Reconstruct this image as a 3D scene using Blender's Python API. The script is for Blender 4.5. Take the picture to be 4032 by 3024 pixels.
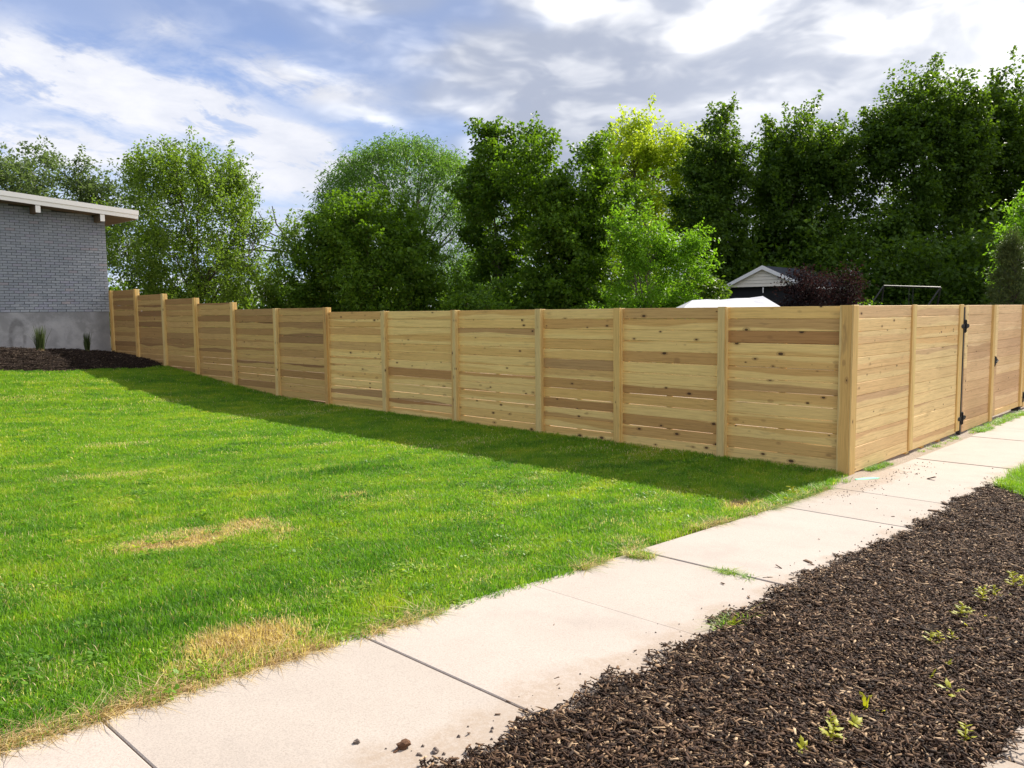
import bpy, bmesh, math, random
import numpy as np
from mathutils import Vector, Matrix, Quaternion

scene = bpy.context.scene
for _o in list(bpy.data.objects):
    bpy.data.objects.remove(_o)
COL = scene.collection

# ------------------------------------------------------------------ camera
cam_data = bpy.data.cameras.new("camera")
cam_data.sensor_width = 36.0
cam_data.lens = 28.48
cam_data.clip_start = 0.05
cam_data.clip_end = 3000.0
cam = bpy.data.objects.new("camera", cam_data)
COL.objects.link(cam)
CAM = Vector((-8.858, -3.418, 1.829))
_yaw, _pitch, _roll = 0.76492641, 0.08967511, -0.01062542
_f = Vector((math.cos(_pitch) * math.cos(_yaw), math.cos(_pitch) * math.sin(_yaw), -math.sin(_pitch)))
_r = Vector((math.sin(_yaw), -math.cos(_yaw), 0.0))
_u = _r.cross(_f)
_r2 = math.cos(_roll) * _r + math.sin(_roll) * _u
_u2 = -math.sin(_roll) * _r + math.cos(_roll) * _u
_m = Matrix((( _r2.x, _u2.x, -_f.x, CAM.x), (_r2.y, _u2.y, -_f.y, CAM.y), (_r2.z, _u2.z, -_f.z, CAM.z), (0, 0, 0, 1)))
cam.matrix_world = _m
scene.camera = cam

# ------------------------------------------------------------------ sun
SUN_EL, SUN_AZ = math.radians(37.5), math.radians(-1.5)      # from +x, a little towards the street
S = Vector((math.cos(SUN_EL) * math.cos(SUN_AZ), math.cos(SUN_EL) * math.sin(SUN_AZ), math.sin(SUN_EL)))
sun_data = bpy.data.lights.new("sun", "SUN")
sun_data.energy = 3.6
sun_data.angle = math.radians(0.5)
sun_data.color = (1.0, 0.93, 0.82)
sun = bpy.data.objects.new("sun", sun_data)
sun.rotation_euler = S.to_track_quat("Z", "Y").to_euler()
sun.location = S * 60
COL.objects.link(sun)

# ------------------------------------------------------------------ exposure, sampling
scene.view_settings.view_transform = "Standard"
scene.view_settings.look = "None"
scene.view_settings.exposure = 1.42
scene.view_settings.gamma = 1.0
scene.view_settings.use_curve_mapping = False
scene.render.engine = "CYCLES"
cy = scene.cycles
cy.max_bounces = 7
cy.diffuse_bounces = 4
cy.glossy_bounces = 2
cy.transmission_bounces = 4
cy.transparent_max_bounces = 6
cy.caustics_reflective = False
cy.caustics_refractive = False
cy.sample_clamp_indirect = 8.0
cy.use_denoising = True
try:
    cy.denoiser = "OPENIMAGEDENOISE"
    cy.denoising_input_passes = "RGB_ALBEDO_NORMAL"
except Exception:
    pass


# ------------------------------------------------------------------ node helper
class G:
    """a small wrapper that adds and links shader nodes"""
    def __init__(self, tree):
        self.t = tree

    def node(self, typ, **props):
        n = self.t.nodes.new(typ)
        for k, v in props.items():
            setattr(n, k, v)
        return n

    def put(self, sock, v):
        if v is None:
            return
        if isinstance(v, bpy.types.NodeSocket):
            self.t.links.new(v, sock)
        else:
            if isinstance(v, (tuple, list)) and sock.type == "RGBA" and len(v) == 3:
                v = (*v, 1.0)
            sock.default_value = v

    def math(self, op, a, b=None, c=None, clamp=False):
        n = self.node("ShaderNodeMath", operation=op, use_clamp=clamp)
        for i, v in enumerate((a, b, c)):
            self.put(n.inputs[i], v)
        return n.outputs[0]

    def vmath(self, op, a, b=None, scale=None):
        n = self.node("ShaderNodeVectorMath", operation=op)
        self.put(n.inputs[0], a)
        self.put(n.inputs[1], b)
        if scale is not None:
            self.put(n.inputs["Scale"], scale)
        return n.outputs["Value"] if op in ("DOT_PRODUCT", "LENGTH", "DISTANCE") else n.outputs[0]

    def mix(self, fac, a, b, mode="MIX"):
        n = self.node("ShaderNodeMix", data_type="RGBA", blend_type=mode)
        n.clamp_factor = True
        self.put(n.inputs[0], fac)
        self.put(n.inputs[6], a)
        self.put(n.inputs[7], b)
        return n.outputs[2]

    def noise(self, vec, scale=5.0, detail=3.0, rough=0.5, dist=0.0, out=0):
        n = self.node("ShaderNodeTexNoise")
        self.put(n.inputs["Vector"], vec)
        self.put(n.inputs["Scale"], scale)
        self.put(n.inputs["Detail"], detail)
        self.put(n.inputs["Roughness"], rough)
        self.put(n.inputs["Distortion"], dist)
        return n.outputs[out]

    def voronoi(self, vec, scale=5.0, rnd=1.0, feature="F1"):
        n = self.node("ShaderNodeTexVoronoi", feature=feature)
        self.put(n.inputs["Vector"], vec)
        self.put(n.inputs["Scale"], scale)
        self.put(n.inputs["Randomness"], rnd)
        return n

    def ss(self, v, lo, hi, a=0.0, b=1.0):
        n = self.node("ShaderNodeMapRange", interpolation_type="SMOOTHSTEP")
        self.put(n.inputs[0], v)
        for i, q in enumerate((lo, hi, a, b)):
            self.put(n.inputs[i + 1], q)
        return n.outputs[0]

    def ramp(self, fac, stops, interp="LINEAR"):
        n = self.node("ShaderNodeValToRGB")
        cr = n.color_ramp
        cr.interpolation = interp
        while len(cr.elements) < len(stops):
            cr.elements.new(0.5)
        for e, (p, c) in zip(cr.elements, stops):
            e.position = p
            e.color = (*c, 1.0)
        self.put(n.inputs[0], fac)
        return n.outputs[0]

    def xyz(self, x, y, z):
        n = self.node("ShaderNodeCombineXYZ")
        for i, v in enumerate((x, y, z)):
            self.put(n.inputs[i], v)
        return n.outputs[0]

    def sep(self, v):
        n = self.node("ShaderNodeSeparateXYZ")
        self.put(n.inputs[0], v)
        return n.outputs

    def bump(self, h, strength=0.3, dist=0.01):
        n = self.node("ShaderNodeBump")
        self.put(n.inputs["Height"], h)
        n.inputs["Strength"].default_value = strength
        n.inputs["Distance"].default_value = dist
        return n.outputs[0]


# ------------------------------------------------------------------ world: sky with clouds
world = bpy.data.worlds.new("World")
scene.world = world
world.use_nodes = True
world.cycles.sampling_method = "MANUAL"
world.cycles.sample_map_resolution = 512
world.node_tree.nodes.clear()
g = G(world.node_tree)
SKY_STRENGTH = 0.13
sky = g.node("ShaderNodeTexSky", sky_type="NISHITA")
sky.sun_disc = False
sky.sun_elevation = SUN_EL
sky.sun_rotation = math.radians(90.0) - SUN_AZ
sky.altitude = 1300.0
sky.air_density = 1.0
sky.dust_density = 0.6
sky.ozone_density = 1.6
tc = g.node("ShaderNodeTexCoord")
D = tc.outputs["Generated"]
dx, dy, dz = g.sep(D)
HX, HY = math.cos(_yaw), math.sin(_yaw)
fw = g.math("ADD", g.math("MULTIPLY", dx, HX), g.math("MULTIPLY", dy, HY))
rt = g.math("SUBTRACT", g.math("MULTIPLY", dx, HY), g.math("MULTIPLY", dy, HX))
az = g.math("ARCTAN2", rt, fw)                       # 0 along the street corner, + towards the sun side
el = g.math("ARCSINE", dz)
# noise coordinates on the dome: thin layers look compressed towards the horizon
dome = g.vmath("MULTIPLY", D, (1.0, 1.0, 2.4))
warp = g.vmath("SUBTRACT", g.noise(dome, 5.0, 2.0, 0.55, out=1), (0.5, 0.5, 0.5))
wx, wy, wz = g.sep(warp)
azw = g.math("ADD", az, g.math("MULTIPLY", wx, 0.10))
elw = g.math("ADD", el, g.math("MULTIPLY", wy, 0.06))
domew = g.vmath("ADD", dome, g.vmath("SCALE", warp, scale=0.12))


def blob(a0, e0, ra, re, tilt=0.0, soft=1.0):
    """soft elliptical cloud cell centred on a direction"""
    da = g.math("SUBTRACT", azw, a0)
    de = g.math("SUBTRACT", elw, e0)
    c, s = math.cos(tilt), math.sin(tilt)
    p = g.math("DIVIDE", g.math("ADD", g.math("MULTIPLY", da, c), g.math("MULTIPLY", de, s)), ra)
    q = g.math("DIVIDE", g.math("SUBTRACT", g.math("MULTIPLY", de, c), g.math("MULTIPLY", da, s)), re)
    r2 = g.math("ADD", g.math("MULTIPLY", p, p), g.math("MULTIPLY", q, q))
    return g.math("EXPONENT", g.math("MULTIPLY", r2, -soft))


def addup(*v):
    o = v[0]
    for k in v[1:]:
        o = g.math("ADD", o, k)
    return o


fine = g.noise(domew, 12.0, 5.0, 0.62)
mid = g.noise(domew, 4.2, 2.0, 0.55)
big = g.noise(dome, 2.1, 1.0, 0.5)
# streaks run down to the right, long and thin
sa = g.math("ADD", g.math("MULTIPLY", azw, 0.955), g.math("MULTIPLY", elw, -0.297))
sb = g.math("ADD", g.math("MULTIPLY", azw, 0.297), g.math("MULTIPLY", elw, 0.955))
streak = g.noise(g.xyz(g.math("MULTIPLY", sa, 6.0), g.math("MULTIPLY", sb, 24.0), wz), 1.6, 5.0, 0.65)
hz = g.noise(g.xyz(g.math("MULTIPLY", azw, 3.0), g.math("MULTIPLY", elw, 40.0), 3.7), 1.0, 2.0, 0.55)

# 1 thin high white cloud on the blue side
thin = addup(
    g.math("MULTIPLY", blob(-0.50, 0.245, 0.15, 0.030, -0.16), 1.15),
    g.math("MULTIPLY", blob(-0.36, 0.226, 0.16, 0.024, -0.30), 1.15),
    g.math("MULTIPLY", blob(-0.25, 0.196, 0.10, 0.014, -0.36), 0.9),
    g.math("MULTIPLY", blob(-0.24, 0.258, 0.10, 0.022, -0.12), 0.85),
    g.math("MULTIPLY", blob(-0.40, 0.305, 0.05, 0.018, 0.0), 0.5),
    g.math("MULTIPLY", blob(-0.52, 0.187, 0.10, 0.014, -0.05), 0.55),
    g.math("MULTIPLY", blob(-0.38, 0.160, 0.30, 0.030, -0.08), 0.75),
    g.math("MULTIPLY", blob(-0.15, 0.165, 0.12, 0.022, -0.1), 0.8),
    g.math("MULTIPLY", g.ss(el, 0.15, 0.0), 0.4))
thin_d = g.math("MULTIPLY", thin, g.ss(addup(g.math("MULTIPLY", streak, 0.7), g.math("MULTIPLY", fine, 0.75)), 0.52, 0.84, 0.22, 1.35))
thin_d = g.math("ADD", thin_d, g.math("MULTIPLY", g.ss(hz, 0.40, 0.66), g.ss(el, 0.23, 0.12, 0.0, 0.55)))
thin_d = g.math("ADD", thin_d, g.ss(mid, 0.52, 0.85, 0.0, 0.5))
thin_d = g.math("MINIMUM", thin_d, 1.0, clamp=True)

# 2 thick grey layer that fills the sky towards the sun
cover = g.ss(addup(az, g.math("MULTIPLY", g.math("SUBTRACT", big, 0.5), 0.55), g.math("MULTIPLY", g.math("SUBTRACT", mid, 0.5), 0.3),
                   g.math("MULTIPLY", g.ss(el, 0.17, 0.34), 0.24)), -0.34, -0.06)
ring = g.ss(g.math("ABSOLUTE", az), 0.95, 1.7)
around = g.math("MULTIPLY", ring, g.ss(mid, 0.34, 0.52))  # extra cloud added out of view as fill light for the fences
cover = g.math("MAXIMUM", cover, around)
upleft = g.math("MULTIPLY", g.ss(el, 0.24, 0.34), 0.78)
cover = g.math("MAXIMUM", cover, upleft)
light = addup(
    g.math("MULTIPLY", blob(-0.30, 0.285, 0.10, 0.016, -0.1), 0.35),
    g.math("MULTIPLY", blob(-0.17, 0.315, 0.10, 0.045, -0.25), 0.55),
    g.math("MULTIPLY", blob(-0.235, 0.266, 0.04, 0.018, -0.3), 0.5),
    g.math("MULTIPLY", blob(-0.175, 0.226, 0.06, 0.020, -0.1), 0.75),
    g.math("MULTIPLY", blob(-0.06, 0.245, 0.05, 0.018, -0.3), 0.5),
    g.math("MULTIPLY", blob(-0.05, 0.20, 0.025, 0.016, 0.0), 0.7),
    g.math("MULTIPLY", blob(0.075, 0.342, 0.06, 0.020, 0.0), 1.15),
    g.math("MULTIPLY", blob(0.24, 0.325, 0.07, 0.020, 0.4), 0.95),
    g.math("MULTIPLY", blob(0.22, 0.295, 0.05, 0.016, 0.5), 0.6),
    g.math("MULTIPLY", blob(0.42, 0.285, 0.12, 0.040, 0.0), 0.50),
    g.math("MULTIPLY", blob(0.58, 0.22, 0.13, 0.12, 0.0), 0.45),
    g.math("MULTIPLY", blob(0.20, 0.185, 0.10, 0.022, 0.5), 0.35),
    g.math("MULTIPLY", blob(0.75, 0.62, 0.45, 0.35, 0.0), 0.9))
patch = g.ss(g.noise(domew, 10.5, 3.0, 0.55), 0.38, 0.62)
nz_ = addup(g.math("MULTIPLY", g.math("SUBTRACT", patch, 0.5), 0.40), g.math("MULTIPLY", g.math("SUBTRACT", fine, 0.5), 0.62), g.math("MULTIPLY", g.math("SUBTRACT", mid, 0.5), 0.5))
bright = g.ss(g.math("ADD", g.math("MULTIPLY", g.math("MINIMUM", light, 1.1), 0.72), nz_), -0.12, 1.08)
bright = g.math("ADD", bright, g.math("MULTIPLY", ring, 0.75), clamp=True)   # unseen clouds to the sides and behind whitened to brighten the shaded fences

K = 1.0 / SKY_STRENGTH
def kc(r, gg, b, k=0.385):
    return (r * K * k, gg * K * k, b * K * k)
blue = g.mix(g.ss(el, 0.02, 0.36), kc(0.44, 0.60, 0.92), kc(0.16, 0.285, 0.64))
blue = g.mix(0.08, blue, g.mix(1.0, sky.outputs[0], (1.15, 1.1, 1.05), "MULTIPLY"))
white_thin = g.mix(g.ss(fine, 0.3, 0.7), kc(0.80, 0.83, 0.93), kc(0.95, 0.96, 1.02))
col = g.mix(thin_d, blue, white_thin)
grey = g.mix(g.ss(big, 0.35, 0.65), kc(0.46, 0.51, 0.64), kc(0.68, 0.725, 0.84))
grey = g.mix(bright, grey, kc(1.34, 1.33, 1.32))
cover = g.math("MULTIPLY", cover, g.ss(g.math("ADD", mid, g.math("MULTIPLY", az, 0.8)), 0.26, 0.50, 0.50, 1.0))
cover = g.math("MULTIPLY", cover, g.ss(el, -0.02, 0.10, 0.35, 1.0))
puff = g.math("MULTIPLY", light, g.ss(az, -0.12, -0.02, 1.0, 0.0), clamp=True)
cover = g.math("MAXIMUM", cover, g.math("MULTIPLY", puff, g.ss(fine, 0.34, 0.58, 0.15, 1.0)))
col = g.mix(cover, col, grey)
bg = g.node("ShaderNodeBackground")
g.put(bg.inputs["Color"], col)
bg.inputs["Strength"].default_value = SKY_STRENGTH
wo = g.node("ShaderNodeOutputWorld")
world.node_tree.links.new(bg.outputs[0], wo.inputs["Surface"])


# ------------------------------------------------------------------ mesh helpers
def link(o, parent=None):
    COL.objects.link(o)
    if parent is not None:
        o.parent = parent
    return o


def tag(o, label=None, cat=None, group=None, kind=None):
    if label:
        o["label"] = label
    if cat:
        o["category"] = cat
    if group:
        o["group"] = group
    if kind:
        o["kind"] = kind
    return o


def empty(name, loc=(0, 0, 0), rz=0.0):
    o = bpy.data.objects.new(name, None)
    o.empty_display_size = 0.2
    o.location = loc
    o.rotation_euler = (0, 0, rz)
    return link(o)


def put(name, mesh, parent=None, loc=(0, 0, 0), rot=(0, 0, 0), scale=(1, 1, 1)):
    o = bpy.data.objects.new(name, mesh)
    o.location = loc
    o.rotation_euler = rot
    o.scale = scale
    return link(o, parent)


class MB:
    """collects simple solids and turns them into one mesh"""
    def __init__(self):
        self.v, self.f = [], []

    def box(self, a, b):
        (x0, y0, z0), (x1, y1, z1) = a, b
        n = len(self.v)
        self.v += [(x0, y0, z0), (x1, y0, z0), (x1, y1, z0), (x0, y1, z0), (x0, y0, z1), (x1, y0, z1), (x1, y1, z1), (x0, y1, z1)]
        self.f += [tuple(n + i for i in q) for q in ((0, 3, 2, 1), (4, 5, 6, 7), (0, 1, 5, 4), (1, 2, 6, 5), (2, 3, 7, 6), (3, 0, 4, 7))]
        return self

    def tube(self, pts, rad, n=6, cap=True):
        pts = [Vector(p) for p in pts]
        base = len(self.v)
        for i, p in enumerate(pts):
            t = (pts[min(i + 1, len(pts) - 1)] - pts[max(i - 1, 0)])
            t = t.normalized() if t.length > 1e-9 else Vector((0, 0, 1))
            s = t.orthogonal().normalized() if abs(t.z) > 0.95 else t.cross(Vector((0, 0, 1))).normalized()
            w = t.cross(s)
            r = rad[i] if isinstance(rad, (list, tuple)) else rad
            for k in range(n):
                a = 2 * math.pi * k / n
                self.v.append(tuple(p + (s * math.cos(a) + w * math.sin(a)) * r))
        for i in range(len(pts) - 1):
            for k in range(n):
                a, b = base + i * n + k, base + i * n + (k + 1) % n
                self.f.append((a, b, b + n, a + n))
        if cap:
            self.f.append(tuple(base + k for k in range(n))[::-1])
            self.f.append(tuple(base + (len(pts) - 1) * n + k for k in range(n)))
        return self

    def prism(self, poly, y0, y1):
        """extrude an x,z outline along y"""
        n, m = len(self.v), len(poly)
        self.v += [(x, y0, z) for x, z in poly] + [(x, y1, z) for x, z in poly]
        self.f.append(tuple(range(n, n + m)))
        self.f.append(tuple(range(n + 2 * m - 1, n + m - 1, -1)))
        for i in range(m):
            j = (i + 1) % m
            self.f.append((n + i, n + m + i, n + m + j, n + j))
        return self

    def mesh(self, name, mat, smooth=False, bevel=0.0):
        me = bpy.data.meshes.new(name)
        me.from_pydata(self.v, [], self.f)
        bm = bmesh.new()
        bm.from_mesh(me)
        if bevel:
            bmesh.ops.bevel(bm, geom=list(bm.edges), offset=bevel, segments=1, affect="EDGES", profile=0.5)
        bmesh.ops.recalc_face_normals(bm, faces=bm.faces)
        bm.to_mesh(me)
        bm.free()
        me.materials.append(mat)
        if smooth:
            me.polygons.foreach_set("use_smooth", [True] * len(me.polygons))
        return me

    def build(self, name, mat, parent=None, loc=(0, 0, 0), rot=(0, 0, 0), smooth=False, bevel=0.0):
        return put(name, self.mesh(name, mat, smooth, bevel), parent, loc, rot)


def np_mesh(name, verts, faces, mat, smooth=False):
    verts = np.ascontiguousarray(verts, dtype=np.float32)
    faces = np.ascontiguousarray(faces, dtype=np.int32)
    n, k = faces.shape
    me = bpy.data.meshes.new(name)
    me.vertices.add(len(verts))
    me.vertices.foreach_set("co", verts.ravel())
    me.loops.add(n * k)
    me.loops.foreach_set("vertex_index", faces.ravel())
    me.polygons.add(n)
    me.polygons.foreach_set("loop_start", np.arange(0, n * k, k, dtype=np.int32))
    try:
        me.polygons.foreach_set("loop_total", np.full(n, k, dtype=np.int32))
    except Exception:
        pass
    if smooth:
        me.polygons.foreach_set("use_smooth", np.ones(n, dtype=bool))
    me.update(calc_edges=True)
    me.validate()
    me.materials.append(mat)
    return me


# ------------------------------------------------------------------ materials
def material(name):
    m = bpy.data.materials.new(name)
    m.use_nodes = True
    m.node_tree.nodes.clear()
    return m, G(m.node_tree)


def finish(gr, color, rough=0.8, spec=0.3, normal=None, metal=0.0, rough_sock=None):
    p = gr.node("ShaderNodeBsdfPrincipled")
    gr.put(p.inputs["Base Color"], color)
    gr.put(p.inputs["Roughness"], rough_sock if rough_sock is not None else rough)
    p.inputs["Specular IOR Level"].default_value = spec
    p.inputs["Metallic"].default_value = metal
    gr.put(p.inputs["Normal"], normal)
    o = gr.node("ShaderNodeOutputMaterial")
    gr.t.links.new(p.outputs[0], o.inputs["Surface"])


def coords(gr, which="Object"):
    return gr.node("ShaderNodeTexCoord").outputs[which]


def world_pos(gr):
    return gr.node("ShaderNodeNewGeometry").outputs["Position"]


def wood_mat(name, axis, tones, sap, sap_amount=0.5, knots=1.0, pick=True):
    """cedar: per-board tone, pale sapwood bands, grain along the board, knots"""
    m, q = material(name)
    x, y, z = q.sep(coords(q))
    rnd = q.node("ShaderNodeObjectInfo").outputs["Random"]
    along, across = (x, z) if axis == "x" else (z, q.math("ADD", x, y))
    if axis == "y":
        along, across = y, z
    other = y if axis == "x" else (y if axis == "z" else x)
    off = q.math("MULTIPLY", rnd, 173.0)
    off2 = q.math("MULTIPLY", q.math("FRACT", q.math("MULTIPLY", rnd, 37.7)), 61.0)
    base = q.ramp(q.math("FRACT", q.math("MULTIPLY", rnd, 11.3)), tones, "LINEAR")
    # sapwood: a wandering band along one side of the board
    wav = q.noise(q.xyz(q.math("ADD", q.math("MULTIPLY", along, 0.55), off), off2, 0.0), 1.0, 3.0, 0.5)
    lim = q.math("ADD", q.math("MULTIPLY", q.math("SUBTRACT", wav, 0.5), 0.22), q.math("MULTIPLY", q.math("SUBTRACT", q.math("FRACT", q.math("MULTIPLY", rnd, 53.1)), 1.0 - sap_amount), 0.22))
    flip = q.math("SUBTRACT", q.math("MULTIPLY", q.math("GREATER_THAN", q.math("FRACT", q.math("MULTIPLY", rnd, 91.7)), 0.5), 2.0), 1.0)
    band = q.ss(q.math("SUBTRACT", lim, q.math("MULTIPLY", across, flip)), -0.006, 0.010)
    streak = q.noise(q.xyz(q.math("ADD", q.math("MULTIPLY", along, 1.3), off), q.math("ADD", q.math("MULTIPLY", across, 46.0), off2), q.math("MULTIPLY", other, 30.0)), 1.0, 4.0, 0.6)
    col = q.mix(q.math("MULTIPLY", band, 0.85), base, sap)
    col = q.mix(1.0, col, q.ramp(streak, [(0.22, (0.74, 0.70, 0.65)), (0.5, (1.0, 1.0, 1.0)), (0.8, (1.10, 1.09, 1.07))]), "MULTIPLY")
    fineg = q.noise(q.xyz(q.math("ADD", q.math("MULTIPLY", along, 5.0), off), q.math("ADD", q.math("MULTIPLY", across, 210.0), off2), 0.0), 1.0, 2.0, 0.6)
    col = q.mix(1.0, col, q.ramp(fineg, [(0.3, (0.86, 0.84, 0.82)), (0.62, (1.05, 1.05, 1.05))]), "MULTIPLY")
    blotch = q.noise(q.xyz(q.math("ADD", q.math("MULTIPLY", along, 2.2), off2), q.math("ADD", q.math("MULTIPLY", across, 9.0), off), 3.0), 1.0, 3.0, 0.6)
    col = q.mix(q.math("MULTIPLY", q.ss(blotch, 0.60, 0.78), 0.45), col, (0.20, 0.115, 0.055))
    if knots:
        vor = q.voronoi(q.xyz(q.math("ADD", q.math("MULTIPLY", along, 5.2), off), q.math("ADD", q.math("MULTIPLY", across, 10.0), off2), 0.0), 1.0, 1.0)
        cell = q.sep(vor.outputs["Color"])[0]
        size = q.math("MULTIPLY", q.math("MAXIMUM", q.math("SUBTRACT", cell, 0.12), 0.0), 0.20 * knots)
        few = q.math("GREATER_THAN", q.math("FRACT", q.math("MULTIPLY", rnd, 23.9)), 0.22)
        k = q.math("MULTIPLY", q.ss(q.math("SUBTRACT", size, vor.outputs["Distance"]), -0.015, 0.015), few)
        halo = q.math("MULTIPLY", q.ss(q.math("SUBTRACT", q.math("MULTIPLY", size, 1.8), vor.outputs["Distance"]), -0.05, 0.05), q.math("MULTIPLY", few, q.math("GREATER_THAN", size, 0.004)))
        col = q.mix(q.math("MULTIPLY", halo, 0.40), col, (0.24, 0.115, 0.045))
        col = q.mix(q.math("MULTIPLY", k, 0.9), col, (0.045, 0.020, 0.010))
    h = q.math("ADD", q.math("MULTIPLY", streak, 0.6), q.math("MULTIPLY", fineg, 0.4))
    finish(q, col, 0.72, 0.25, q.bump(h, 0.35, 0.004))
    return m


TONES_A = [(0.0, (0.79, 0.505, 0.172)), (0.12, (0.68, 0.405, 0.132)), (0.26, (0.81, 0.530, 0.182)), (0.40, (0.57, 0.315, 0.108)),
           (0.50, (0.74, 0.455, 0.148)), (0.60, (0.43, 0.220, 0.078)), (0.72, (0.65, 0.378, 0.128)), (0.84, (0.46, 0.268, 0.112)), (1.0, (0.79, 0.500, 0.168))]
TONES_FAR = [(0.0, (0.56, 0.330, 0.115)), (0.16, (0.38, 0.210, 0.075)), (0.32, (0.62, 0.385, 0.140)), (0.46, (0.26, 0.132, 0.050)),  # browner boards, with the deeper shade there partly put into the tones
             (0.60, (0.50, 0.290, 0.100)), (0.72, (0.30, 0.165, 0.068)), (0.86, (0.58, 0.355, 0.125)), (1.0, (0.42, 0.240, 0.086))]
TONES_B = [(0.0, (0.84, 0.565, 0.275)), (0.16, (0.86, 0.635, 0.315)), (0.30, (0.70, 0.445, 0.225)), (0.42, (0.86, 0.610, 0.290)),
           (0.56, (0.80, 0.520, 0.235)), (0.66, (0.54, 0.345, 0.200)), (0.76, (0.84, 0.600, 0.305)), (0.90, (0.66, 0.430, 0.235)), (1.0, (0.86, 0.590, 0.280))]
TONES_G = [(0.0, (0.82, 0.560, 0.310)), (0.25, (0.66, 0.425, 0.240)), (0.5, (0.84, 0.590, 0.310)), (0.7, (0.56, 0.350, 0.190)), (1.0, (0.78, 0.520, 0.280))]
TONES_P = [(0.0, (0.655, 0.402, 0.133)), (0.4, (0.554, 0.319, 0.107)), (0.7, (0.701, 0.451, 0.153)), (1.0, (0.599, 0.358, 0.117))]
SAP = (0.86, 0.600, 0.225)
wood_front = wood_mat("cedar_front", "y", TONES_A, SAP, 0.50, 1.0)
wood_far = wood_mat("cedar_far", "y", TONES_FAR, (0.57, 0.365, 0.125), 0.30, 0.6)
wood_side = wood_mat("cedar_side", "x", TONES_B, (0.86, 0.64, 0.32), 0.35, 0.7)
wood_gate = wood_mat("cedar_gate", "x", TONES_G, (0.84, 0.60, 0.34), 0.25, 0.5)
wood_post = wood_mat("cedar_post", "z", TONES_P, (0.68, 0.50, 0.215), 0.35, 0.8)
wood_trim = wood_mat("cedar_trim", "z", [(0.0, (0.70, 0.48, 0.19)), (0.5, (0.64, 0.42, 0.16)), (1.0, (0.72, 0.50, 0.20))], (0.78, 0.58, 0.245), 0.4, 0.5)


def flat_mat(name, color, rough=0.6, spec=0.3, metal=0.0, var=0.15, scale=6.0, bump=0.15):
    m, q = material(name)
    P = coords(q)
    n = q.noise(P, scale, 4.0, 0.6)
    c = q.mix(n, tuple(v * (1 - var) for v in color), tuple(min(1.0, v * (1 + var)) for v in color))
    finish(q, c, rough, spec, q.bump(q.noise(P, scale * 9, 3.0), bump, 0.003), metal)
    return m


iron = flat_mat("black_iron", (0.018, 0.017, 0.017), 0.75, 0.2, 0.0, 0.3, 20.0)
steel = flat_mat("dark_steel", (0.05, 0.047, 0.045), 0.5, 0.5, 0.3, 0.3, 15.0)
galv = flat_mat("galvanised", (0.16, 0.165, 0.17), 0.45, 0.5, 0.6, 0.2, 12.0)
white_paint = flat_mat("white_paint", (0.84, 0.815, 0.79), 0.55, 0.35, 0.0, 0.05, 3.0)
soffit_mat = flat_mat("soffit_wood", (0.20, 0.145, 0.095), 0.8, 0.2, 0.0, 0.35, 3.0)
shingle = flat_mat("dark_shingles", (0.035, 0.04, 0.052), 0.9, 0.2, 0.0, 0.4, 12.0)
dark_wall = flat_mat("near_black", (0.025, 0.025, 0.028), 0.85, 0.2, 0.0, 0.4, 4.0)
siding_mat = flat_mat("cream_siding", (0.78, 0.71, 0.60), 0.6, 0.3, 0.0, 0.10, 2.0)
swing_paint = flat_mat("grey_tube", (0.022, 0.022, 0.020), 0.5, 0.4, 0.0, 0.2, 5.0)


def bark_mat(name, c0, c1):
    m, q = material(name)
    x, y, z = q.sep(coords(q))
    n = q.noise(q.xyz(q.math("MULTIPLY", x, 14.0), q.math("MULTIPLY", y, 14.0), q.math("MULTIPLY", z, 2.5)), 1.0, 4.0, 0.6)
    finish(q, q.mix(n, c0, c1), 0.9, 0.2, q.bump(n, 0.6, 0.03))
    return m


bark_dark = bark_mat("bark_dark", (0.035, 0.028, 0.022), (0.11, 0.09, 0.07))
bark_grey = bark_mat("bark_grey", (0.07, 0.06, 0.05), (0.19, 0.165, 0.14))


def leaf_mat(name, dark, light, glow, trans=0.5, rough=0.5, clump=0.8):
    m, q = material(name)
    geo = q.node("ShaderNodeNewGeometry")
    rnd = geo.outputs["Random Per Island"]
    n = q.noise(coords(q), clump, 3.0, 0.6)
    f = q.math("ADD", q.math("MULTIPLY", rnd, 0.55), q.math("MULTIPLY", q.math("SUBTRACT", n, 0.28), 1.0), clamp=True)
    col = q.mix(f, dark, light)
    p = q.node("ShaderNodeBsdfPrincipled")
    q.put(p.inputs["Base Color"], col)
    p.inputs["Roughness"].default_value = rough
    p.inputs["Specular IOR Level"].default_value = 0.2
    t = q.node("ShaderNodeBsdfTranslucent")
    q.put(t.inputs["Color"], q.mix(f, tuple(v * 0.75 for v in glow), glow))
    mx = q.node("ShaderNodeMixShader")
    mx.inputs[0].default_value = trans
    q.t.links.new(p.outputs[0], mx.inputs[1])
    q.t.links.new(t.outputs[0], mx.inputs[2])
    o = q.node("ShaderNodeOutputMaterial")
    q.t.links.new(mx.outputs[0], o.inputs["Surface"])
    return m


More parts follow.
